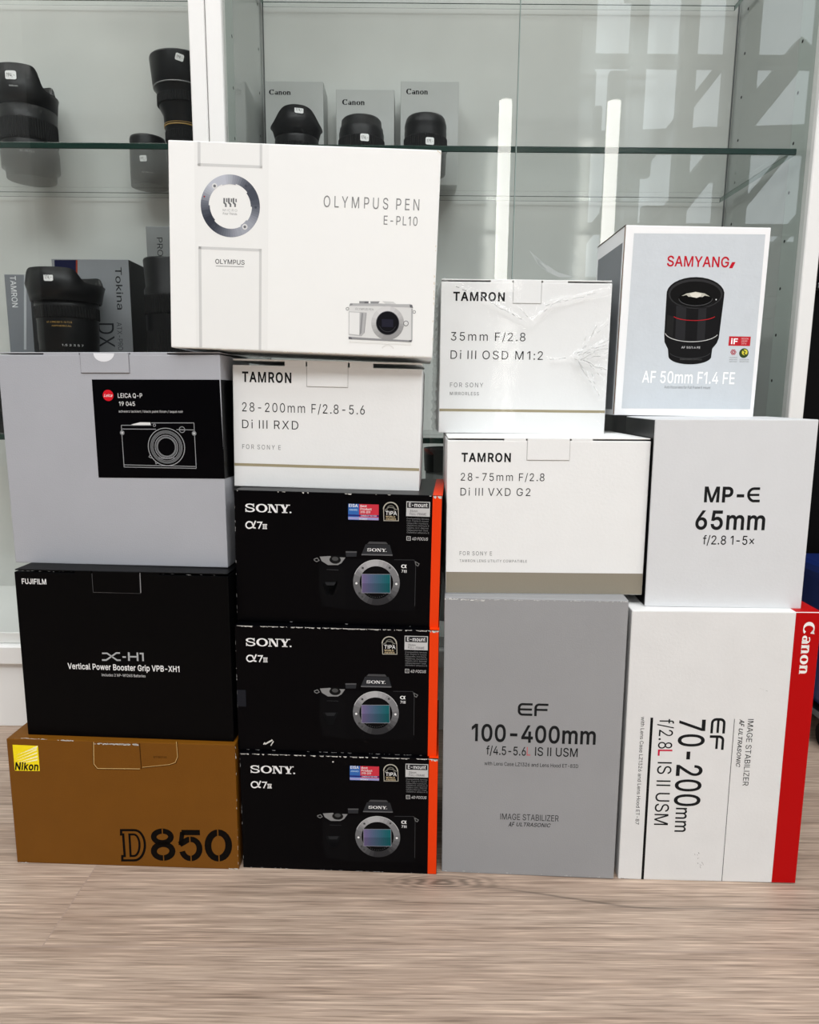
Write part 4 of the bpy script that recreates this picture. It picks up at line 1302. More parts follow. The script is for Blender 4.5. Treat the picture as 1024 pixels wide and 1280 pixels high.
# --- black grip box
b = Box('grip', 'grip_box', 'black box with thin grey and white lettering, between bronze and silver boxes', .16, CARD_BLACK)
b.carton(.0026)
b.lid(117, 175, 740, folds=((95, 115), (177, 200)), line=(70, 70, 72))
D = Decal(b)
D.text(WHITE_INK, 0, 'FUJIFILM', (27.6, 729.6), (58, 730.4), 6.4, .03)
D.done('brand_lettering')
D = Decal(b)
GL = ink((168, 170, 172))
X0 = 127.5
D.st(GL, 0, [(127.6, 816.6), (134, 816.6), (146.5, 825.2), (151, 825.2)], 1.9)
D.st(GL, 0, [(127.6, 825), (133, 825), (145.5, 816.2), (150, 816.2)], 1.9)
D.st(GL, 0, [(153.2, 821.2), (157.5, 821.3)], 1.9)
D.st(GL, 0, [(161, 815.4), (161.4, 826)], 2.2)
D.st(GL, 0, [(171.8, 815.6), (172.2, 826.2)], 2.2)
D.st(GL, 0, [(161, 820.8), (172, 821)], 1.9)
D.st(GL, 0, [(174.6, 816.9), (178.6, 816.9), (179, 826.4)], 2.0)
D.done('model_lettering')
D = Decal(b)
D.text(WHITE_INK, 0, 'Vertical Power Booster Grip VPB-XH1', (85, 836.4), (224.5, 839.4), 7.0, .03)
D.text(ink((190, 190, 190)), 0, 'Includes 2 NP-W126S Batteries', (127.5, 845.5), (182, 846.2), 3.3, .012)
D.done('product_line')
D = Decal(b)
D.wear(ink((150, 150, 150)), 0, (18, 713), (284, 719.5), 26, .5, 21)
D.st(ink((120, 120, 122)), 0, [(117.5, 740), (175.5, 741)], .5)
D.st(ink((150, 150, 152)), 0, [(175, 716), (176.2, 741)], .7)
D.done('edge_wear')

# --- silver camera box
b = Box('silver', 'camera_box', 'silver-grey camera box with black line-drawing label, top of the left stack', .095, CARD_SILVER)
b.carton(.0024)
b.lid(102, 162, 466, folds=((56, 100), (164, 210)), line=(110, 110, 112), proud=.0010)
D = Decal(b, .00115)
D.pp(ink((226, 228, 232)), 0, [b_ for b_ in [(117, 441.5)] + [(130.5 + 13 * math.cos(R(a)), 441.8 - 10.5 * math.sin(R(a))) for a in range(180, 361, 15)]])
D.done('thumb_notch')
D = Decal(b)
D.pp(CARD_BLACK2, 0, [(114.8, 474.3), (274.4, 474.6), (281.2, 598.5), (123.4, 597.0)])
D.disc(ink((206, 24, 38)), 1, (135.3, 494.2), 6.7)
D.text(WHITE_INK, 2, 'Leica', (130, 496), (140.8, 496), 3.6, .01, .4)
D.text(WHITE_INK, 1, 'LEICA Q-P', (147.6, 497.2), (178, 497.4), 5.6, .004)
D.text(WHITE_INK, 1, '19 045', (149, 507.2), (169, 507.4), 5.2, .004)
D.text(ink((190, 190, 190)), 1, 'schwarz lackiert / black paint finish / laqué noir', (148.6, 515.5), (229, 516), 2.8, .012)
LN = ink((150, 152, 155))


def zl(p): return (140 + p[0] / 8.533, 480 + p[1] / 8.533)


for pl in ([(100, 440), (420, 440)], [(420, 415), (875, 415)], [(875, 415), (900, 900)], [(100, 440), (130, 885)], [(130, 885), (900, 900)], [(128, 862), (892, 880)], [(108, 480), (470, 482)], [(690, 486), (872, 490)]):
    D.st(LN, 1, [zl(p) for p in pl], .75)
D.pp(ink((222, 222, 222)), 1, [zl(p) for p in ((205, 432), (300, 408), (410, 410), (415, 440), (240, 438))])
cL = zl((582, 672))
k = 1 / 8.533
for r0, r1, c in ((190, 198, LN), (150, 172, ink((110, 112, 114))), (158, 164, ink((60, 60, 62))), (140, 144, LN), (118, 124, LN), (96, 112, ink((98, 100, 102))), (92, 96, LN)):
    D.ring(c, 2, cL, r0 * k, r1 * k)
D.text(LN, 3, 'SUMMILUX 1:1.7/28', zl((500, 800)), zl((670, 802)), 2.6, .01)
D.ring(LN, 1, zl((453, 440)), 10 * k, 16 * k, n=16)
D.ring(LN, 1, zl((748, 487)), 27 * k, 33 * k, n=24)
D.text(LN, 1, 'Leica', zl((725, 495)), zl((772, 495)), 2, .01, .4)
for p in ((110, 520), (877, 527)):
    D.disc(ink((130, 132, 134)), 1, zl(p), 24 * k, 16)
    D.disc(ink((190, 190, 190)), 2, zl(p), 11 * k, 12)
D.st(LN, 1, [zl(p) for p in ((410, 752), (395, 778), (425, 790))], .7)
D.st(LN, 1, [zl(p) for p in ((462, 820), (470, 852), (498, 838))], .7)
D.done('printed_label', 'black label with white camera line drawing and red dot')
# the label folds round the right side
bm = bmesh.new()
a0, b0 = b.f(274.4, 474.6)
_, b1 = b.f(281.2, 598.5)
box(bm, b.w / 2 - .0012, b.w / 2 + .0002, .0002, .06, b1, b0)
link('label_fold', bm, CARD_BLACK2, b.root)

# --- three black camera boxes with orange edge
ORANGE = mat('orange_print', (230, 60, 8), .45, spec=.15)


def sony(key, label, badge, top_wear, seed, scratch=0):
    b = Box(key, 'camera_box', label, .14, CARD_BLACK2, group='black camera boxes with orange edge')
    b.carton()
    A = Box.__new__(Box)
    # read the artwork on the topmost box, then move it to this box's own top left corner
    ref = BOX['cam_a']
    A.M = Matrix.Translation(ref[:3]) @ Matrix.Rotation(ref[3], 4, 'Z') @ Matrix.Rotation(ref[4], 4, 'Y')
    A.Mi = A.M.inverted()
    dx, dz = -b.w / 2 + ref[5] / 2, b.h - ref[6]
    A.f = lambda x, y: tuple(u + v for u, v in zip(Box.f(A, x, y), (dx, dz)))
    A.root = b.root
    w, h = b.w, b.h
    # orange edge runs over front, top and side
    e0 = b.w / 2 - .0093
    D = Decal(b)
    D.q(ORANGE, 0, e0, .0006, w / 2 - .0004, h - .0006)
    o = D.done('orange_edge', 'orange strip')
    bm = bmesh.new()
    box(bm, e0, w / 2 + .00015, .0008, .139, h - .0006, h + .00012)
    link('orange_fold', bm, ORANGE, b.root)
    D = Decal(A)
    D.glyph(WHITE_INK, 0, glyphs_slab(), (306.3, 640.2), (364.5, 641.2), 10.6)
    D.done('brand_lettering')
    D = Decal(A)
    al = [(319.6, 651), (316.5, 658.5)] + [(311.6 + 4 * math.cos(R(a)), 656.2 - 4.1 * math.sin(R(a))) for a in range(-60, -300, -20)] + [(315, 653), (317.3, 659.6), (319.8, 660)]
    D.st(WHITE_INK, 0, al, 1.7)
    D.st(WHITE_INK, 0, [(321.3, 652.8), (327.2, 652.8), (323.4, 661)], 1.5)
    D.r(WHITE_INK, 0, 328.2, 655, 334, 656.2)
    D.r(WHITE_INK, 0, 328.2, 660.2, 334, 661.4)
    for x in (328.8, 330.6, 332.4): D.r(WHITE_INK, 0, x, 655, x + 1, 661.4)
    D.done('model_lettering')
    if badge:
        D = Decal(A)
        D.r(ink((52, 100, 170)), 0, 435.4, 629.6, 449, 650)
        D.r(ink((196, 52, 66)), 0, 449, 630, 473.4, 650.4)
        D.r(ink((150, 150, 200)), 1, 435.4, 646, 473.4, 650.3)
        D.r(ink((40, 40, 110)), 1, 435.4, 643, 473.4, 646)
        D.text(WHITE_INK, 2, 'EISA', (436.2, 633.6), (447.4, 633.8), 3.6, .03)
        D.text(ink((180, 210, 240)), 2, 'AWARD', (436.5, 638.2), (447, 638.3), 2, .02)
        for i, s_ in enumerate(('Best', 'Product', '2018-2019')): D.text(WHITE_INK, 2, s_, (450.6, 633.8 + i * 3.8), (450.6 + (8, 14, 12.5)[i], 633.9 + i * 3.8), 2.7, .02)
        D.text(ink((225, 225, 240)), 2, 'CAMERA OF THE YEAR', (451, 645.6), (471, 645.8), 1.9, .01)
        D.text(WHITE_INK, 2, 'SONY', (449, 649.6), (459.5, 649.8), 2, .02)
        D.done('award_badge', 'blue and red award badge')
    D = Decal(A)
    TG = ink((176, 172, 160))
    D.ring(TG, 0, (488.6, 637), 8.4, 9.8, 0, 180, 20)
    D.ring(ink((110, 108, 100)), 0, (488.6, 636.5), 4.2, 5.2, 0, 360, 16)
    D.st(ink((130, 128, 120)), 0, [(481, 638), (486, 634), (491, 634.5), (496, 637.5)], 1.0)
    D.st(TG, 0, [(479.6, 637), (480, 650.8), (498.2, 651), (498, 637)], .8)
    D.text(WHITE_INK, 1, 'TIPA', (482, 643.6), (496.2, 643.9), 4.8, .015)
    D.text(ink((210, 190, 150)), 1, 'WORLD', (482.2, 646.8), (494, 647), 2, .02)
    D.text(ink((210, 190, 150)), 1, 'AWARDS', (482.2, 649.9), (495, 650.1), 2.2, .02)
    D.done('award_mark')
    D = Decal(A)
    D.r(ink((190, 190, 190)), 0, 508.2, 626.6, 537.4, 646)
    D.r(ink((40, 40, 42)), 1, 509, 627.6, 536.6, 635.6)
    D.text(WHITE_INK, 2, 'E-mount', (511.2, 633.4), (534.5, 634), 4.8, .016)
    D.text(ink((80, 80, 82)), 2, '35mm', (512.4, 640), (522, 640.2), 2.6, .008)
    D.text(ink((80, 80, 82)), 2, 'FULL-FRAME', (512.4, 643.9), (533, 644.2), 2.9, .008)
    TL = ink((120, 120, 122))
    for i, ln in enumerate(('Compatible lenses', 'Full-frame E mount', 'Objectifs monture', 'Objetivos montura E', 'Objektiv mit E-Bajonett', 'Objectieven met', 'Obiettivi attacco E')):
        D.text(TL, 1, ln, (508.6, 649.2 + i * 2.9), (536.4 - (i % 3) * .6, 649.6 + i * 2.9), 1.9, .005)
    D.st(ink((170, 170, 170)), 1, [(508.6, 670.6), (513.2, 670.8), (513.2, 675.4), (508.6, 675.2)], .8, True)
    D.r(ink((120, 120, 120)), 1, 510, 672, 512, 674)
    D.text(ink((190, 190, 190)), 1, '4D FOCUS', (515.2, 675.2), (535, 675.6), 3.6, .02, .2)
    D.done('feature_panel')
    # picture of the camera body
    D = Decal(A)
    z = lambda p: (385 + p[0] / 6.4, 670 + p[1] / 6.4)
    Z = lambda pl: [z(p) for p in pl]
    DK, DK2, DK3 = ink((8, 8, 10)), ink((26, 27, 30)), ink((44, 45, 48))
    D.pp(DK, 0, Z([(95, 160), (300, 150), (300, 182), (850, 190), (862, 230), (858, 575), (840, 600), (300, 590), (110, 560), (85, 420)]))
    D.pp(ink((10, 10, 12)), 1, Z([(100, 235), (130, 245), (280, 245), (298, 300), (300, 580), (130, 560), (92, 400)]))
    D.pp(ink((21, 22, 24)), 1, Z([(120, 365), (240, 365), (225, 410), (200, 470), (150, 470), (125, 410)]))
    D.pp(ink((38, 39, 41)), 2, Z([(135, 368), (225, 368), (210, 395), (150, 395)]))
    D.pp(ink((130, 130, 130)), 1, Z([(95, 165), (180, 160), (200, 190), (240, 190), (255, 170), (300, 172), (270, 215), (240, 232), (160, 232), (110, 200)]))
    D.disc(ink((20, 20, 20)), 2, z((218, 190)), 46 / 6.4, 20, 32 / 6.4)
    D.disc(ink((70, 70, 70)), 3, z((218, 182)), 26 / 6.4, 16, 17 / 6.4)
    D.pp(DK3, 1, Z([(302, 125), (392, 125), (388, 165), (306, 165)]))
    D.pp(ink((84, 84, 86)), 2, Z([(302, 122), (392, 122), (390, 133), (304, 133)]))
    D.pp(DK3, 1, Z([(462, 66), (655, 70), (678, 152), (428, 147)]))
    D.pp(ink((98, 98, 100)), 2, Z([(430, 143), (677, 148), (676, 158), (428, 153)]))
    D.pp(ink((70, 70, 72)), 1, Z([(492, 44), (625, 48), (640, 66), (475, 62)]))
    D.glyph(WHITE_INK, 3, glyphs_slab(), z((474, 122)), z((630, 126)), 3.9)
    D.st(ink((58, 58, 60)), 1, Z([(690, 190), (850, 192), (862, 235), (855, 560)]), .6)
    D.st(ink((64, 64, 66)), 1, Z([(150, 268), (245, 272)]), 1.2)
    D.st(ink((120, 120, 120)), 2, Z([(50, 185), (75, 175), (90, 195), (70, 205), (52, 195)]), .9, True)
    D.st(ink((110, 110, 110)), 2, Z([(860, 205), (890, 222), (880, 240), (865, 232)]), .9, True)

    def shade(a):
        v = 112 + 52 * math.cos(R(a - 95)) + 12 * math.cos(R(3 * a + 40))
        v = int(v / 12) * 12
        return ink((v, v, v + 2))
    c = z((548, 372))
    D.ring(shade, 2, c, 134 / 6.4, 187 / 6.4, n=60)
    D.ring(ink((200, 200, 200)), 3, c, 183 / 6.4, 187 / 6.4, 20, 160, 30)
    D.disc(ink((9, 9, 11)), 2, c, 134 / 6.4, 40)
    nn = 14
    for i in range(nn):
        t_ = i / (nn - 1)
        cr = tuple(int(p + (q - p) * t_) for p, q in zip((112, 98, 138), (24, 92, 96)))
        x0, x1 = 432 + 226 * i / nn, 432 + 226 * (i + 1) / nn
        D.pp(ink(cr), 3, Z([(x0, 304), (x1, 304), (x1, 378), (x0, 378)]))
        D.pp(ink(tuple(int(v * .86) for v in cr)), 3, Z([(x0, 378), (x1, 378), (x1, 456), (x0, 456)]))
    D.st(ink((150, 150, 160)), 4, Z([(432, 304), (660, 306), (660, 456), (432, 454)]), .45, True)
    for a in range(-140, -35, 9): D.disc(ink((120, 120, 120)), 4, z((548 + 112 * math.cos(R(a)), 372 - 118 * math.sin(R(a)))), .35, 6)
    for a in (48, 133, 182, 212, 225, 311, 356): D.disc(ink((70, 70, 70)) if a not in (182, 356) else WHITE_INK, 4, z((548 + 160 * math.cos(R(a)), 372 - 160 * math.sin(R(a)))), 1.5, 10)
    D.text(WHITE_INK, 3, 'α', z((746, 255)), z((790, 256)), 5.5, .02)
    D.text(WHITE_INK, 3, '7III', z((748, 292)), z((790, 293)), 3.4, .02)
    D.done('camera_picture')
    D = Decal(b)
    kx = w / 205.0
    rn = random.Random(seed)

    def edge(x0, z0, x1, z1, n, wd, sd, mm=SCUFF):
        r2 = random.Random(sd)
        L = math.hypot(x1 - x0, z1 - z0)
        ux, uz = (x1 - x0) / L, (z1 - z0) / L
        for i in range(n):
            t_ = r2.random() * L
            ln = r2.uniform(.0004, .005)
            hh = r2.uniform(.3, 1) * wd
            t1 = min(L, t_ + ln)
            D.poly(mm, 2, [(x0 + ux * t_, z0 + uz * t_), (x0 + ux * t1, z0 + uz * t1), (x0 + ux * (t1 - ln * .2) + uz * hh, z0 + uz * (t1 - ln * .2) - ux * hh), (x0 + ux * (t_ + ln * .3) + uz * hh * .8, z0 + uz * (t_ + ln * .3) - ux * hh * .8)])
    edge(-w / 2 + .0005, h - .0004, w / 2 - .0005, h - .0004, top_wear, .0014, seed)
    edge(w / 2 - .0095, h - .0004, w / 2 - .0005, h - .0004, 8, .003, seed + 1)
    edge(-w / 2 + .001, .0012, w / 2 - .012, .0012, top_wear // 4, .0007, seed + 2, ink((150, 150, 150)))
    edge(-w / 2 + .0005, h - .004, -w / 2 + .0005, .004, 10, -.0006, seed + 3, ink((140, 140, 140)))
    if scratch == 1:
        for (p, q, ww) in (((.028, .0075), (.036, .0125), .0016), ((.034, .006), (.037, .011), .001), ((.0265, .007), (.028, .0095), .0012)):
            for qd in stroke([(-w / 2 + p[0], p[1]), (-w / 2 + q[0], q[1])], ww): D.poly(SCUFF, 2, qd)
        D.q(ink((30, 31, 36)), 2, -w / 2 + .0005, .048, -w / 2 + .0095, .066)
    if scratch == 2:
        for qd in stroke([(-w / 2 + .0305, h - .0385), (-w / 2 + .0325, h - .0335)], .0009): D.poly(SCUFF, 2, qd)
        D.q(SCUFF, 2, -w / 2 + .096, h - .0075, -w / 2 + .0975, h - .006)
    D.done('edge_wear')
    return b


sony('cam_a', 'topmost of three black orange-edged camera boxes, under the white lens box', True, 12, 31)
sony('cam_b', 'middle of three black orange-edged camera boxes, without blue-red badge', False, 120, 41, 1)
sony('cam_c', 'lowest of three black orange-edged camera boxes, standing on the floor', True, 90, 51, 2)

# --- white zoom box with gold line, under the ivory box
GOLD_L = ink((158, 148, 118))
b = Box('zoom_w', 'lens_box', 'small white lens box with thin gold line, under the ivory camera box', .125, CARD_W)
b.carton(.0032)
b.lid(384, 434.5, 483, folds=((356, 382), (437, 466)), th=.0016, gap=.0034, lift=.0028)
D = Decal(b)
D.text(TXT, 0, 'TAMRON', (302.8, 476.6), (364.3, 478.6), 12.0, .05, 0, 1.08)
D.done('brand_lettering')
D = Decal(b)
D.text(TXT, 0, '28-200mm F/2.8-5.6', (302.8, 513.2), (456, 519.2), 11.4, -.004, 0, 1.15)
D.text(TXT, 0, 'Di III RXD', (302.8, 534.6), (373, 537.5), 10.6, -.004, 0, 1.15)
D.text(GREY_INK, 0, 'FOR SONY E', (303, 560.8), (351, 562.4), 5.6, -.004, 0, 1.25)
D.done('model_lettering')
D = Decal(b)
_, z0 = b.f(292, 582)
_, z1 = b.f(292, 578.6)
D.q(GOLD_L, 0, -b.w / 2 + .0005, z0, b.w / 2 - .0005, z1)
D.done('gold_line')

# --- ivory camera box, tilted, on top
b = Box('ivory', 'camera_box', 'large ivory camera box with round mount ring print, tilted on top of two stacks', .13, CARD_IVORY, bev=.0012)
b.carton()
D = Decal(b)
FR = ink((204, 205, 204))
PAN = ink((233, 234, 232))
zo = lambda p: (200 + p[0] / 2.844, 160 + p[1] / 2.844)
a0, a1 = b.f(*zo((125, 400)))[0], b.f(*zo((385, 400)))[0]
D.q(PAN, 0, a0, .001, a1, b.h - .001)
lx0, lx1, rx0, rx1 = [b.f(*zo((x, 430)))[0] for x in (137, 147, 353, 362)]
bt = b.f(*zo((140, 421)))[1]
tb = b.f(*zo((140, 135)))[1]
D.q(FR, 1, lx0, .001, lx1, bt)
D.q(FR, 1, rx0, .001, rx1, bt)
D.q(FR, 1, lx0, bt - .0024, rx1, bt)
D.q(FR, 1, lx0, tb, lx1, b.h - .001)
D.q(FR, 1, rx0, tb, rx1, b.h - .001)
D.q(FR, 1, lx0, tb, rx1, tb + .0024)
D.done('printed_frame')
D = Decal(b)
c = (288, 257.6)


def shade2(a):
    v = 124 + 56 * math.cos(R(2 * (a - 122))) + 18 * math.cos(R(a - 100))
    v = int(max(60, min(190, v)) / 8) * 8
    return ink((v, v + 4, v + 14))


D.ring(shade2, 1, c, 27.0, 37.0, n=72)
for a0_, a1_ in ((75, 112), (0, 38), (180, 222), (300, 322)): D.ring(shade2, 2, c, 25.6, 27.4, a0_, a1_, 10)
for a in (128, 305): D.disc(ink((215, 216, 216)), 3, (c[0] + 31.8 * math.cos(R(a)), c[1] - 31.8 * math.sin(R(a))), 3.4, 16)
for a in (128, 305): D.disc(ink((110, 112, 116)), 4, (c[0] + 31.8 * math.cos(R(a)), c[1] - 31.8 * math.sin(R(a))), 1.7, 12)
for a in (52, 357, 232): D.disc(ink((70, 74, 84)), 3, (c[0] + 31.8 * math.cos(R(a)), c[1] - 31.8 * math.sin(R(a))), 1.5, 10)
D.disc(ink((150, 40, 40)), 3, (c[0] + 34.5 * math.cos(R(160)), c[1] - 34.5 * math.sin(R(160))), 1.0, 8)
mk = ink((112, 114, 116))
for i in range(3):
    x = 279.6 + i * 5.8
    D.st(mk, 1, [(x + .8, 247.6), (x + .8, 253.5), (x + 2.8, 255.5), (x + 2.8, 258.8)], 2.2)
    D.st(mk, 1, [(x + 4.0, 247.8 + .4 * i), (x + 4.0, 252.8)], 1.7)
D.text(ink((170, 172, 172)), 1, 'MICRO', (278.6, 264.2), (296.6, 264.6), 3.0, .0, 0, 1.2)
D.text(ink((140, 142, 142)), 1, 'Four Thirds', (278.8, 268.4), (296.4, 268.8), 2.6, .02)
D.done('mount_ring_print', 'printed steel-grey mount ring')
D = Decal(b)
D.text(ink((92, 94, 96)), 2, 'OLYMPUS', (269.3, 329.8), (305.8, 330.6), 5.6, .016)
D.st(mk, 2, [(270, 332.6), (305, 333.4)], .5)
D.done('brand_lettering')
D = Decal(b)
D.text(ink((128, 129, 130)), 0, 'OLYMPUS PEN', (404.6, 259.4), (524, 262.6), 14.2, -.004, 0, 1.3)
D.text(ink((128, 129, 130)), 0, 'E-PL10', (479.6, 280.8), (521.8, 282.2), 11.2, .0, 0, 1.15)
D.done('model_lettering')
D = Decal(b)
z = lambda p: (425 + p[0] / 9.752, 365 + p[1] / 9.752)
Z = lambda pl: [z(p) for p in pl]
S1, S2, S3, S4 = ink((214, 215, 214)), ink((176, 177, 178)), ink((140, 141, 143)), ink((104, 105, 108))
D.pp(S1, 0, Z([(105, 180), (125, 140), (860, 148), (890, 200), (885, 600), (870, 610), (110, 575)]))
D.pp(S2, 1, Z([(125, 138), (480, 140), (700, 150), (865, 150), (890, 190), (700, 185), (470, 172), (115, 168)]))
D.pp(S3, 2, Z([(115, 165), (125, 140), (158, 142), (150, 160)]))
D.pp(S4, 2, Z([(850, 155), (880, 155), (892, 195), (855, 190)]))
D.pp(S3, 1, Z([(105, 545), (480, 570), (700, 580), (870, 590), (870, 612), (105, 575)]))
D.pp(S4, 2, Z([(105, 545), (140, 550), (150, 578), (110, 574)]))
D.pp(S4, 2, Z([(840, 588), (880, 585), (872, 612), (845, 606)]))
D.pp(S3, 1, Z([(235, 112), (350, 112), (350, 140), (238, 140)]))
D.pp(S4, 2, Z([(300, 118), (348, 118), (348, 138), (300, 138)]))
D.pp(S3, 1, Z([(370, 114), (485, 114), (470, 140), (375, 142)]))
D.pp(ink((206, 207, 206)), 1, Z([(515, 112), (650, 118), (690, 150), (560, 146)]))
D.pp(S2, 1, Z([(108, 238), (325, 250), (300, 500), (262, 540), (106, 520)]))
D.pp(ink((228, 229, 228)), 2, Z([(115, 246), (240, 252), (236, 525), (112, 512)]))
D.pp(S3, 2, Z([(262, 255), (285, 258), (262, 500), (240, 528)]))
D.pp(S3, 2, Z([(318, 255), (326, 256), (300, 500), (292, 500)]))
D.text(S3, 2, 'OLYMPUS PEN', z((188, 218)), z((408, 226)), 2.6, .0)
cc = z((582, 380))
D.ring(lambda a: ink((v := int((178 + 34 * math.cos(R(a - 110))) / 8) * 8, v, v)), 2, cc, 140 / 9.75, 200 / 9.75, n=40)
D.ring(S4, 3, cc, 136 / 9.75, 143 / 9.75, n=40)
D.disc(ink((20, 20, 24)), 3, cc, 137 / 9.75, 36)
D.pp(ink((36, 36, 48)), 4, Z([(510, 330), (650, 335), (650, 430), (510, 425)]))
D.ring(ink((60, 60, 64)), 4, cc, 100 / 9.75, 106 / 9.75, 200, 340, 20)
D.disc(S4, 3, z((805, 383)), 3.3, 20)
D.disc(S1, 4, z((805, 383)), 2.5, 20)
D.ring(S3, 1, z((92, 205)), 1.3, 2.1, n=14)
D.ring(S3, 1, z((905, 243)), 1.3, 2.1, n=14)
D.pp(S2, 1, Z([(868, 200), (890, 200), (884, 590), (866, 590)]))
D.pp(ink((228, 228, 225)), 0, Z([(112, 592), (870, 622), (866, 650), (116, 618)]))
D.ring(ink((224, 224, 221)), 0, z((582, 730)), 7.5, 9, 30, 150, 16)
D.done('camera_picture')
D = Decal(b)
D.wear(ink((216, 206, 180)), 0, (545, 300), (540, 445), 16, 1.2, 61)
D.wear(ink((212, 200, 170)), 0, (546, 187.5), (551.5, 192), 6, 1.5, 62)
D.wear(ink((214, 206, 184)), 0, (215, 434.5), (540, 446), 40, .7, 63)
D.done('edge_wear')

# --- silver-grey telephoto box
b = Box('tele_s', 'lens_box', 'tall mid-grey lens box standing on the floor, between black and white-red boxes', .17, CARD_GREY, bev=.0012)
b.carton()
D = Decal(b)
D.glyph(TXT, 0, glyphs_EF(), (647.2, 894.4), (685.2, 895.6), 16.0)
D.text(TXT, 0, '100-400mm', (589.5, 925.8), (744.5, 930), 20.4, .034)
D.text(TXT, 0, 'f/4.5-5.6', (608, 943), (657.5, 944.4), 10.6, .012)
D.text(ink((196, 92, 98)), 0, 'L', (658.5, 944.2), (663, 944.4), 10.6, .0)
D.text(TXT, 0, 'IS II USM', (668.8, 944.6), (722, 946), 10.6, .012)
D.done('model_lettering')
D = Decal(b)
D.text(ink((52, 52, 54)), 0, 'with Lens Case LZ1326 and Lens Hood ET-83D', (605.6, 956.2), (722.8, 960), 4.4, .008)
D.done('small_print')
D = Decal(b)
D.text(ink((58, 58, 60)), 0, 'IMAGE STABILIZER', (625.4, 1024.8), (698.4, 1026), 7.4, .006)
D.text(ink((46, 46, 48)), 0, 'ULTRASONIC', (645.5, 1033), (688.4, 1033.6), 4.6, .022, .25)
D.text(ink((46, 46, 48)), 0, 'AF', (635.4, 1033), (643.4, 1033.2), 5.6, .03, .35)
D.done('small_print')
D = Decal(b)
D.wear(ink((222, 222, 220)), 0, (556, 748.4), (606, 750.6), 46, 2.2, 71)
D.wear(ink((200, 200, 200)), 0, (606, 749.5), (784, 752.5), 40, .9, 72)
D.wear(ink((205, 205, 205)), 0, (774, 752), (785, 752), 6, 1.6, 73)
D.wear(ink((200, 200, 200)), 0, (553, 1088), (768, 1097), 14, .7, 74)
D.done('edge_wear')

# --- white box with taupe band
b = Box('taupe', 'lens_box', 'white lens box with broad taupe band at the bottom, on the grey lens box', .15, CARD_W)
b.carton(.0026)
b.lid(659, 711.5, 575, folds=((630, 657), (714, 740)), gap=.0028)
D = Decal(b)
D.text(TXT, 0, 'TAMRON', (577, 576.8), (638.6, 577.2), 10.4, .05, 0, 1.08)
D.done('brand_lettering')
D = Decal(b)
D.text(TXT, 0, '28-75mm F/2.8', (576, 600.8), (680.6, 601.4), 9.6, -.004, 0, 1.15)
D.text(TXT, 0, 'Di III VXD G2', (575.6, 619.4), (663, 620), 9.6, -.004, 0, 1.15)
D.text(GREY_INK, 0, 'FOR SONY E', (574.6, 694), (615, 694.4), 5.0, -.002, 0, 1.2)
D.text(GREY_INK, 0, 'TAMRON LENS UTILITY COMPATIBLE', (574.6, 702.4), (658.6, 703.2), 3.2, .004, 0, 1.15)
D.done('model_lettering')
D = Decal(b)
_, z1 = b.f(690, 716)
D.q(mat('taupe_print', (138, 131, 116), .5, bump=.1, bscale=400), 0, -b.w / 2 + .0004, .0006, b.w / 2 - .0004, z1)
D.done('colour_band', 'taupe band')

# --- shrink-wrapped white box
b = Box('wrap', 'lens_box', 'white lens box in torn shrink wrap, left of the tilted lens box', .13, CARD_W)
b.carton(.0028)
b.lid(641.5, 676, 379, folds=((613, 640), (678, 709)), gap=.003)
D = Decal(b)
D.text(TXT, 0, 'TAMRON', (566.6, 375.8), (631, 376), 10.4, .05, 0, 1.08)
D.done('brand_lettering')
D = Decal(b)
D.text(TXT, 0, '35mm F/2.8', (563.6, 426), (656.8, 426.2), 10.6, -.004, 0, 1.15)
D.text(TXT, 0, 'Di III OSD M1:2', (563.2, 448.8), (678.6, 449.6), 10.6, -.004, 0, 1.15)
D.text(GREY_INK, 0, 'FOR SONY', (562.6, 483.8), (604, 484.2), 5.6, -.002, 0, 1.2)
D.text(GREY_INK, 0, 'MIRRORLESS', (562.4, 493.8), (598.6, 494.2), 4.0, .006, 0, 1.15)
D.done('model_lettering')
D = Decal(b)
_, z0 = b.f(640, 515)
_, z1 = b.f(640, 511.8)
D.q(GOLD_L, 0, -b.w / 2 + .0005, z0, b.w / 2 - .0005, z1)
D.done('gold_line')
M_FILM = glass('shrink_film', (.985, .988, .99), .02, .1, 45)
bm = bmesh.new()
nx, nz = 80, 72
rn = random.Random(5)
cre = []
def crease(p, q, amp, w): cre.append((b.f(*p), b.f(*q), amp, w))
crease((556, 352), (600, 372), 0.0018, .002); crease((600, 372), (660, 404), 0.0036, .0016); crease((636, 372), (663, 400), 0.0030, .0016)
crease((664, 403), (690, 380), 0.0036, .0016); crease((690, 380), (762, 362), 0.0027, .0016); crease((676, 384), (710, 372), 0.0024, .0012)
crease((682, 449), (716, 447), 0.0018, .0010); crease((716, 447), (757, 405), 0.0033, .0014); crease((716, 448), (752, 462), 0.0039, .0014)
crease((720, 450), (748, 494), 0.0039, .0016); crease((728, 440), (744, 408), 0.0033, .0012); crease((732, 448), (758, 440), 0.0030, .0012)
crease((736, 456), (742, 480), 0.0030, .0012); crease((724, 443), (760, 424), 0.0030, .001)
for i in range(9):
    a = rn.uniform(-60, 75)
    crease((716 + rn.uniform(0, 12), 447 + rn.uniform(-5, 5)), (716 + 44 * math.cos(R(a)), 447 - 40 * math.sin(R(a))), .0014, .0009)
V = []
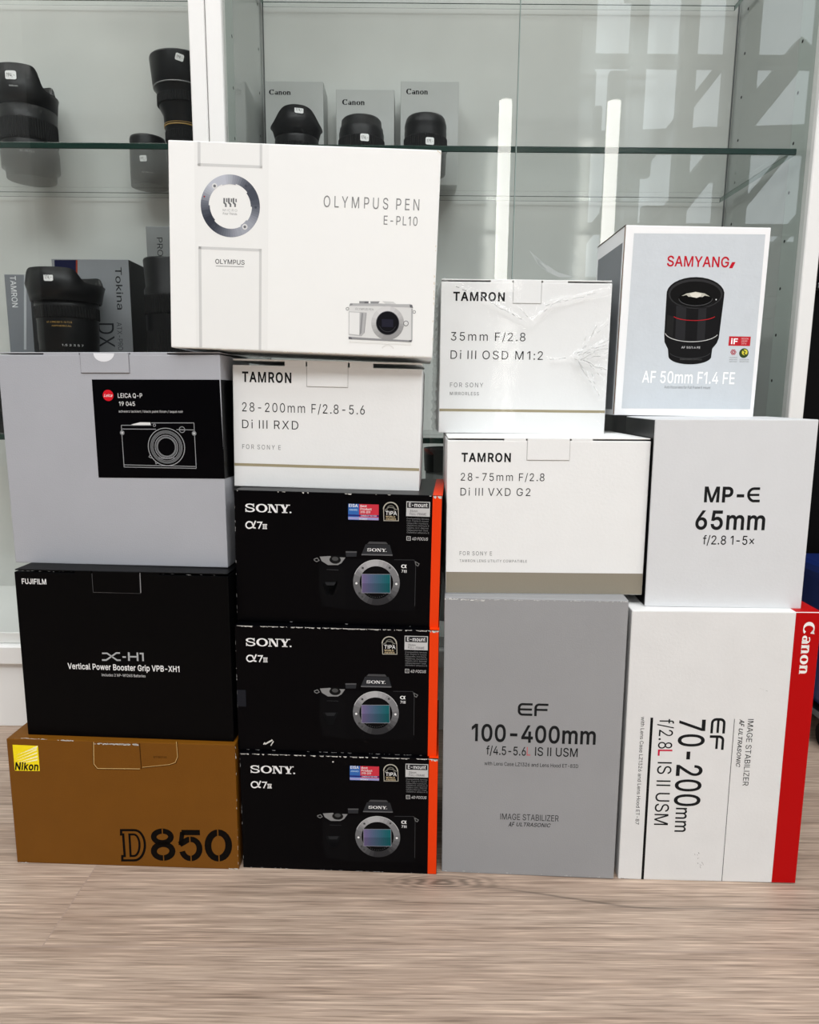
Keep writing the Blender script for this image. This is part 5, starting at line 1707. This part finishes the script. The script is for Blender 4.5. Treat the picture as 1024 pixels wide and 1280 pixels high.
for j in range(nz + 1):
    row = []
    for i in range(nx + 1):
        x = -b.w / 2 - .0012 + (b.w + .0024) * i / nx
        zc = -.0006 + (b.h + .0012) * j / nz
        y = -.0015
        for (p, q, amp, wd) in cre:
            dx, dz = q[0] - p[0], q[1] - p[1]
            t_ = max(0, min(1, ((x - p[0]) * dx + (zc - p[1]) * dz) / (dx * dx + dz * dz)))
            dd = math.hypot(x - p[0] - t_ * dx, zc - p[1] - t_ * dz)
            y -= amp * math.exp(-(dd / wd) ** 2)
        row.append(bm.verts.new((x, y, zc)))
    V.append(row)
for j in range(nz):
    for i in range(nx): bm.faces.new([V[j][i], V[j][i + 1], V[j + 1][i + 1], V[j + 1][i]])
# film down both sides
for s_, col in ((-1, [V[j][0] for j in range(nz + 1)]), (1, [V[j][nx] for j in range(nz + 1)])):
    prev = col
    for k in range(1, 5):
        cur = [bm.verts.new((s_ * (b.w / 2 + .0012 + .0022 * abs(math.sin(j * .7 + k)) * (1 if j % 5 else 1.6)), .13 * k / 4, v.co.z)) for j, v in enumerate(col)]
        for j in range(nz): bm.faces.new([prev[j], cur[j], cur[j + 1], prev[j + 1]])
        prev = cur
for f in bm.faces: f.smooth = True
sw = link('shrink_wrap', bm, M_FILM, b.root)
sw['label'] = 'clear creased shrink wrap'


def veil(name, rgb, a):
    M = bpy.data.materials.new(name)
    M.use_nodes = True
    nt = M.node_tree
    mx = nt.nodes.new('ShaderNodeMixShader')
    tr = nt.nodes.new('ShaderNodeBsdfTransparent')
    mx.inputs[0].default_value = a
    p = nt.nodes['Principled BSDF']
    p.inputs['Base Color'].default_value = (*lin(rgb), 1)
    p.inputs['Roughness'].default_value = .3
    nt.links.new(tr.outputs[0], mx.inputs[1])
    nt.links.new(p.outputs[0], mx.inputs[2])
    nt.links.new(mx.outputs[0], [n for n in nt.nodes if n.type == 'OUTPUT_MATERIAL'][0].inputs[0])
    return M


VW, VG = veil('film_glint_white', (250, 250, 250), .75), veil('film_shade_grey', (120, 124, 126), .5)  # glint and shade of the doubled film folds, painted as strips
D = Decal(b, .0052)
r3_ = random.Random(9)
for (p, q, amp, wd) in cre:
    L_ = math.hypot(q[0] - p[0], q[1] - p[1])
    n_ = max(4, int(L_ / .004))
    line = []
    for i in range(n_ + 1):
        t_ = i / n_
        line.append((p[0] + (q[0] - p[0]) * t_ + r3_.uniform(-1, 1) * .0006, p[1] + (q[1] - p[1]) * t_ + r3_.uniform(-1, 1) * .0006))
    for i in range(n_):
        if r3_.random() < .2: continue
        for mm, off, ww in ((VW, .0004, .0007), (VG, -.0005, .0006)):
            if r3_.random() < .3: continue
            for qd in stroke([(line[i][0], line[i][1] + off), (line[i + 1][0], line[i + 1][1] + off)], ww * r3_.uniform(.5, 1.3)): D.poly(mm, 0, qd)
fo = D.done('fold_glint_shade')
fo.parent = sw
# loose torn corner of the film standing up behind the lid
bm = bmesh.new()
pts = [(661, 312, .03), (672, 322, .034), (684, 331, .03), (697, 340, .034), (716, 346, .03), (700, 347, .05), (684, 340, .052), (672, 330, .05)]
vs = []
for x, y, dd in pts:
    p = at(x, y, BOX['wrap'][1] + dd)
    vs.append(bm.verts.new(b.Mi @ p))
for i, j, k_ in ((0, 1, 7), (1, 2, 7), (2, 6, 7), (2, 3, 6), (3, 5, 6), (3, 4, 5)): bm.faces.new([vs[i], vs[j], vs[k_]])
link('torn_film', bm, glass('torn_film', (.9, .91, .92), .12, .6, 90), b.root)

# --- white telephoto box with red stripe
b = Box('tele_w', 'lens_box', 'tall white lens box with red right stripe and sideways lettering, on the floor', .17, mat('matt_white_card', (222, 222, 221), .6, bump=.12, bscale=350, var=.02), bev=.0012)
b.carton()
RED = mat('red_print', (178, 3, 6), .45, spec=.12)
D = Decal(b)
a0 = b.f(980, 934)[0]
D.q(RED, 0, a0, .0007, b.w / 2 - .0005, b.h - .0007)
D.done('red_stripe', 'red stripe')
bm = bmesh.new()
box(bm, a0, b.w / 2 + .00015, .0008, .168, b.h - .0006, b.h + .00012)
link('red_fold', bm, RED, b.root)
D = Decal(b)
D.glyph(ink((240, 236, 232)), 1, glyphs_roman(), (1004, 777.5), (999.4, 842.5), 14.6, rot=True)
D.done('brand_lettering', 'white sideways lettering on the red stripe')
D = Decal(b)
D.glyph(TXT, 0, glyphs_EF(), (889, 897.4), (886.5, 937), 18.6, rot=True)
D.text(TXT, 0, '70-200', (849.2, 899), (843.8, 1007.4), 32.0, .018, rot=True)
D.text(TXT, 0, 'mm', (847.4, 1009.6), (841.4, 1039.6), 18.0, .014, rot=True)
D.text(TXT, 0, 'f/2.8', (825.2, 898.6), (822.2, 935.6), 17.6, .0, rot=True)
D.text(ink((196, 20, 60)), 0, 'L', (823.4, 936.8), (822, 944.6), 17.6, .01, rot=True)
D.text(TXT, 0, 'IS II USM', (822.4, 952.4), (817.6, 1031), 17.6, .0, rot=True)
D.done('model_lettering')
D = Decal(b)
D.text(TXT, 0, 'with Lens Case LZ1326 and Lens Hood ET-87', (801.6, 896), (794.4, 1030.4), 4.6, .002, rot=True)
D.done('small_print')
D = Decal(b)
D.text(TXT, 0, 'IMAGE STABILIZER', (936, 898.8), (927.6, 982), 7.2, .0, rot=True)
D.text(TXT, 0, 'ULTRASONIC', (924.6, 910.5), (919.4, 958.8), 5.0, .02, .25, rot=True)
D.text(TXT, 0, 'AF', (924.8, 899), (924.2, 908.4), 6.0, .03, .35, rot=True)
D.done('small_print')
D = Decal(b)
x = b.f(809, 1000)[0]
zt = b.f(814.8, 897)[1]
D.q(M_INK, 0, x - .0013, .0008, x + .0013, zt)
x = b.f(910.4, 1000)[0]
D.q(ink((90, 90, 90)), 0, x - .0003, .0008, x + .0003, zt)
D.done('ruled_lines')
D = Decal(b)
D.wear(ink((150, 150, 148)), 0, (868, 1060), (878, 1085), 12, .8, 81, 6)
D.wear(ink((120, 116, 108)), 0, (776, 1098), (800, 1099.5), 10, .7, 82)
D.wear(ink((160, 160, 158)), 0, (948, 860), (960, 864), 3, .5, 83)
D.done('scuffs')

# --- pale grey macro box
b = Box('macro', 'lens_box', 'pale grey lens box with bold black lettering, on the white-red lens box', .108, mat('pale_card', (212, 214, 216), .5, bump=.1, bscale=400, var=.015))
b.carton()
bx('side_panel', (-b.w / 2 - .0003, -b.w / 2 + .001, .0015, b.d - .001, .001, b.h - .001), CARD_BLACK2, b.root)['label'] = 'black side'
D = Decal(b)
D.text(TXT, 0, 'MP-', (880, 627), (929.8, 627.4), 18.0, .05)
a_ = [(950.4, 610.8), (943, 610.8)] + [(943 + 7.2 * math.cos(R(t_)), 618.6 - 7.8 * math.sin(R(t_))) for t_ in range(95, 266, 15)] + [(943, 626.2), (949.8, 626.2)]
D.st(TXT, 0, a_, 3.4)
D.st(TXT, 0, [(936, 618.6), (949.4, 618.6)], 2.8)
D.text(TXT, 0, '65mm', (868.8, 661.2), (955.8, 662), 22.6, .034)
D.text(TXT, 0, 'f/2.8 1-5×', (878.4, 680.4), (942.6, 681), 11.0, .008)
D.done('model_lettering')

# --- tilted prime lens box
b = Box('prime', 'lens_box', 'white-bordered lens box with picture of a black lens, top right of the stacks', .11, mat('bright_card', (240, 241, 242), .5, bump=.05, bscale=300))
cx, y, z_, yaw, roll, w, h = BOX['prime']
b.carton()
D = Decal(b)
SIL = mat('silver_panel', (200, 206, 211), .5, bump=.25, bscale=260, var=.02, vscale=60)
D.pp(SIL, 0, [(792.7, 291.6), (957, 293), (937.8, 511.4), (777.2, 510.4)])
D.done('front_panel', 'silver grey panel')
D = Decal(b)
RD = ink((188, 26, 44))
D.text(RD, 1, 'SAMYANG', (833.6, 333), (911, 333.6), 12.6, .03)
D.pp(RD, 1, [(915.4, 327.6), (919.6, 327.6), (915.6, 335.4), (911.2, 335.4)])
D.done('brand_lettering', 'red lettering')
D = Decal(b)
z = lambda p: (820 + p[0] / 7.877, 340 + p[1] / 7.877)
Z = lambda pl: [z(p) for p in pl]
LB, LB2, LB3 = ink((24, 24, 25)), ink((40, 40, 42)), ink((62, 62, 64))
outl = [(105, 220)] + [(390 + 285 * math.cos(R(a)), 215 - 165 * math.sin(R(a))) for a in range(172, -1, -12)] + [(672, 240), (620, 650), (600, 700), (555, 755), (545, 830)] + [(335 + 212 * math.cos(R(a)), 830 - 80 * math.sin(R(a))) for a in range(-10, -181, -12)] + [(118, 760), (85, 690), (82, 620)]
D.pp(LB, 1, Z(outl))
# bright vertical sheen down the barrel
D.pp(LB2, 2, Z([(200, 330), (300, 345), (285, 680), (190, 655)]))
D.pp(LB2, 2, Z([(420, 345), (500, 330), (480, 670), (400, 690)]))
D.pp(ink((34, 34, 34)), 2, Z([(110, 420), (180, 440), (165, 640), (100, 610)]))
D.pp(ink((48, 48, 49)), 2, Z([(390 + 268 * math.cos(R(a)), 215 - 148 * math.sin(R(a))) for a in range(0, 360, 15)]))
D.pp(ink((20, 20, 20)), 3, Z([(390 + 250 * math.cos(R(a)), 222 - 130 * math.sin(R(a))) for a in range(0, 360, 15)]))
D.pp(ink((9, 9, 9)), 4, Z([(385 + 165 * math.cos(R(a)), 262 - 70 * math.sin(R(a))) for a in range(0, 360, 15)]))
D.pp(ink((186, 184, 172)), 5, Z([(250, 238), (300, 212), (390, 196), (480, 212), (530, 242), (480, 232), (460, 246), (320, 244), (300, 226)]))
D.pp(ink((220, 216, 204)), 6, Z([(330, 215), (390, 200), (450, 214), (440, 240), (400, 256), (350, 246)]))
D.st(ink((78, 78, 80)), 5, Z([(390 + 165 * math.cos(R(a)), 262 - 70 * math.sin(R(a))) for a in range(180, 361, 15)]), .7)
D.st(LB3, 3, Z([(385 + 180 * math.cos(R(a)), 290 - 55 * math.sin(R(a))) for a in range(195, 346, 15)]), .6)
D.st(ink((170, 34, 42)), 4, Z([(378 + 215 * math.cos(R(a)), 420 - 58 * math.sin(R(a))) for a in range(200, 341, 10)]), .9)
D.st(ink((198, 198, 196)), 4, Z([(352 + 262 * math.cos(R(a)), 595 - 92 * math.sin(R(a))) for a in range(185, 346, 10)]), .8)
D.text(ink((205, 205, 205)), 4, 'AF 50/1.4 FE', z((250, 755)), z((435, 752)), 2.6, .012)
D.st(LB3, 3, Z([(335 + 208 * math.cos(R(a)), 780 - 72 * math.sin(R(a))) for a in range(195, 346, 15)]), .6)
D.text(ink((96, 96, 96)), 4, 'SAMYANG OPTICS', z((235, 868)), z((450, 868)), 1.8, .0)
D.disc(ink((220, 220, 220)), 5, z((592, 272)), .9, 8)
D.done('lens_picture')
D = Decal(b)
WT = ink((252, 252, 253))
D.text(WT, 1, 'AF 50mm F1.4 FE', (802.4, 478.6), (918, 479.6), 14.4, .018)
D.done('model_lettering', 'white lettering')
D = Decal(b)
D.text(ink((96, 100, 104)), 1, 'Auto focus lens for Full Frame E mount', (830.4, 485.6), (888, 486), 3.2, .004)
D.done('tag_line')
D = Decal(b)
D.r(ink((190, 40, 50)), 1, 911.6, 420.4, 924.2, 432.4)
D.r(ink((190, 40, 50)), 1, 925, 420.6, 937.6, 432.6)
D.text(WT, 2, 'iF', (913.6, 429.8), (922, 430), 6.6, .05)
for i, s_ in enumerate(('DESIGN', 'AWARD', '2016')): D.text(ink((236, 190, 190)), 2, s_, (926.8, 424.4 + i * 3), (935.6 - i * 1.4, 424.5 + i * 3), 2.0, .005)
D.done('award_badge', 'red award badge')
D = Decal(b)
for a in range(0, 360, 60): D.ring(ink((176, 60, 74)), 1, (916.8 + 2.3 * math.cos(R(a)), 440.2 - 2.3 * math.sin(R(a))), .6, 1.5, n=8)
for i in range(3): D.text(ink((120, 124, 126)), 1, ('reddot', 'design award', 'winner')[i], (911.6, 447.4 + i * 2.6), (921.6, 447.6 + i * 2.6), 1.6, .0)
D.done('award_badge', 'red flower-shaped award mark')
D = Decal(b)
D.disc(ink((56, 72, 40)), 1, (930, 441.4), 5.9, 24)
D.disc(ink((212, 202, 60)), 2, (931, 440.4), 3.6, 16)
D.st(ink((56, 72, 40)), 3, [(928.4, 437.6), (931.6, 439.6), (930, 442.4), (933, 444)], 1.2)
for i in range(2): D.text(ink((120, 124, 126)), 1, ('GOOD DESIGN', 'SELECTION')[i], (924.4, 450.2 + i * 2.6), (936, 450.4 + i * 2.6), 1.6, .0)
D.done('award_badge', 'round green and yellow award mark')
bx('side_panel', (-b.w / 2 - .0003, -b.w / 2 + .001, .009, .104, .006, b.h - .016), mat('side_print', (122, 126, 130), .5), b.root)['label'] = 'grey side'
bx('corner_edge', (-b.w / 2 - .0004, -b.w / 2 + .0004, .0012, .0032, .001, b.h - .001), mat('kraft_edge', (120, 92, 72), .8), b.root)
bx('top_flap', (-b.w / 2 - .0004, b.w / 2, .002, b.d, b.h - .0006, b.h + .0004), mat('kraft_dark', (58, 46, 40), .8), b.root)
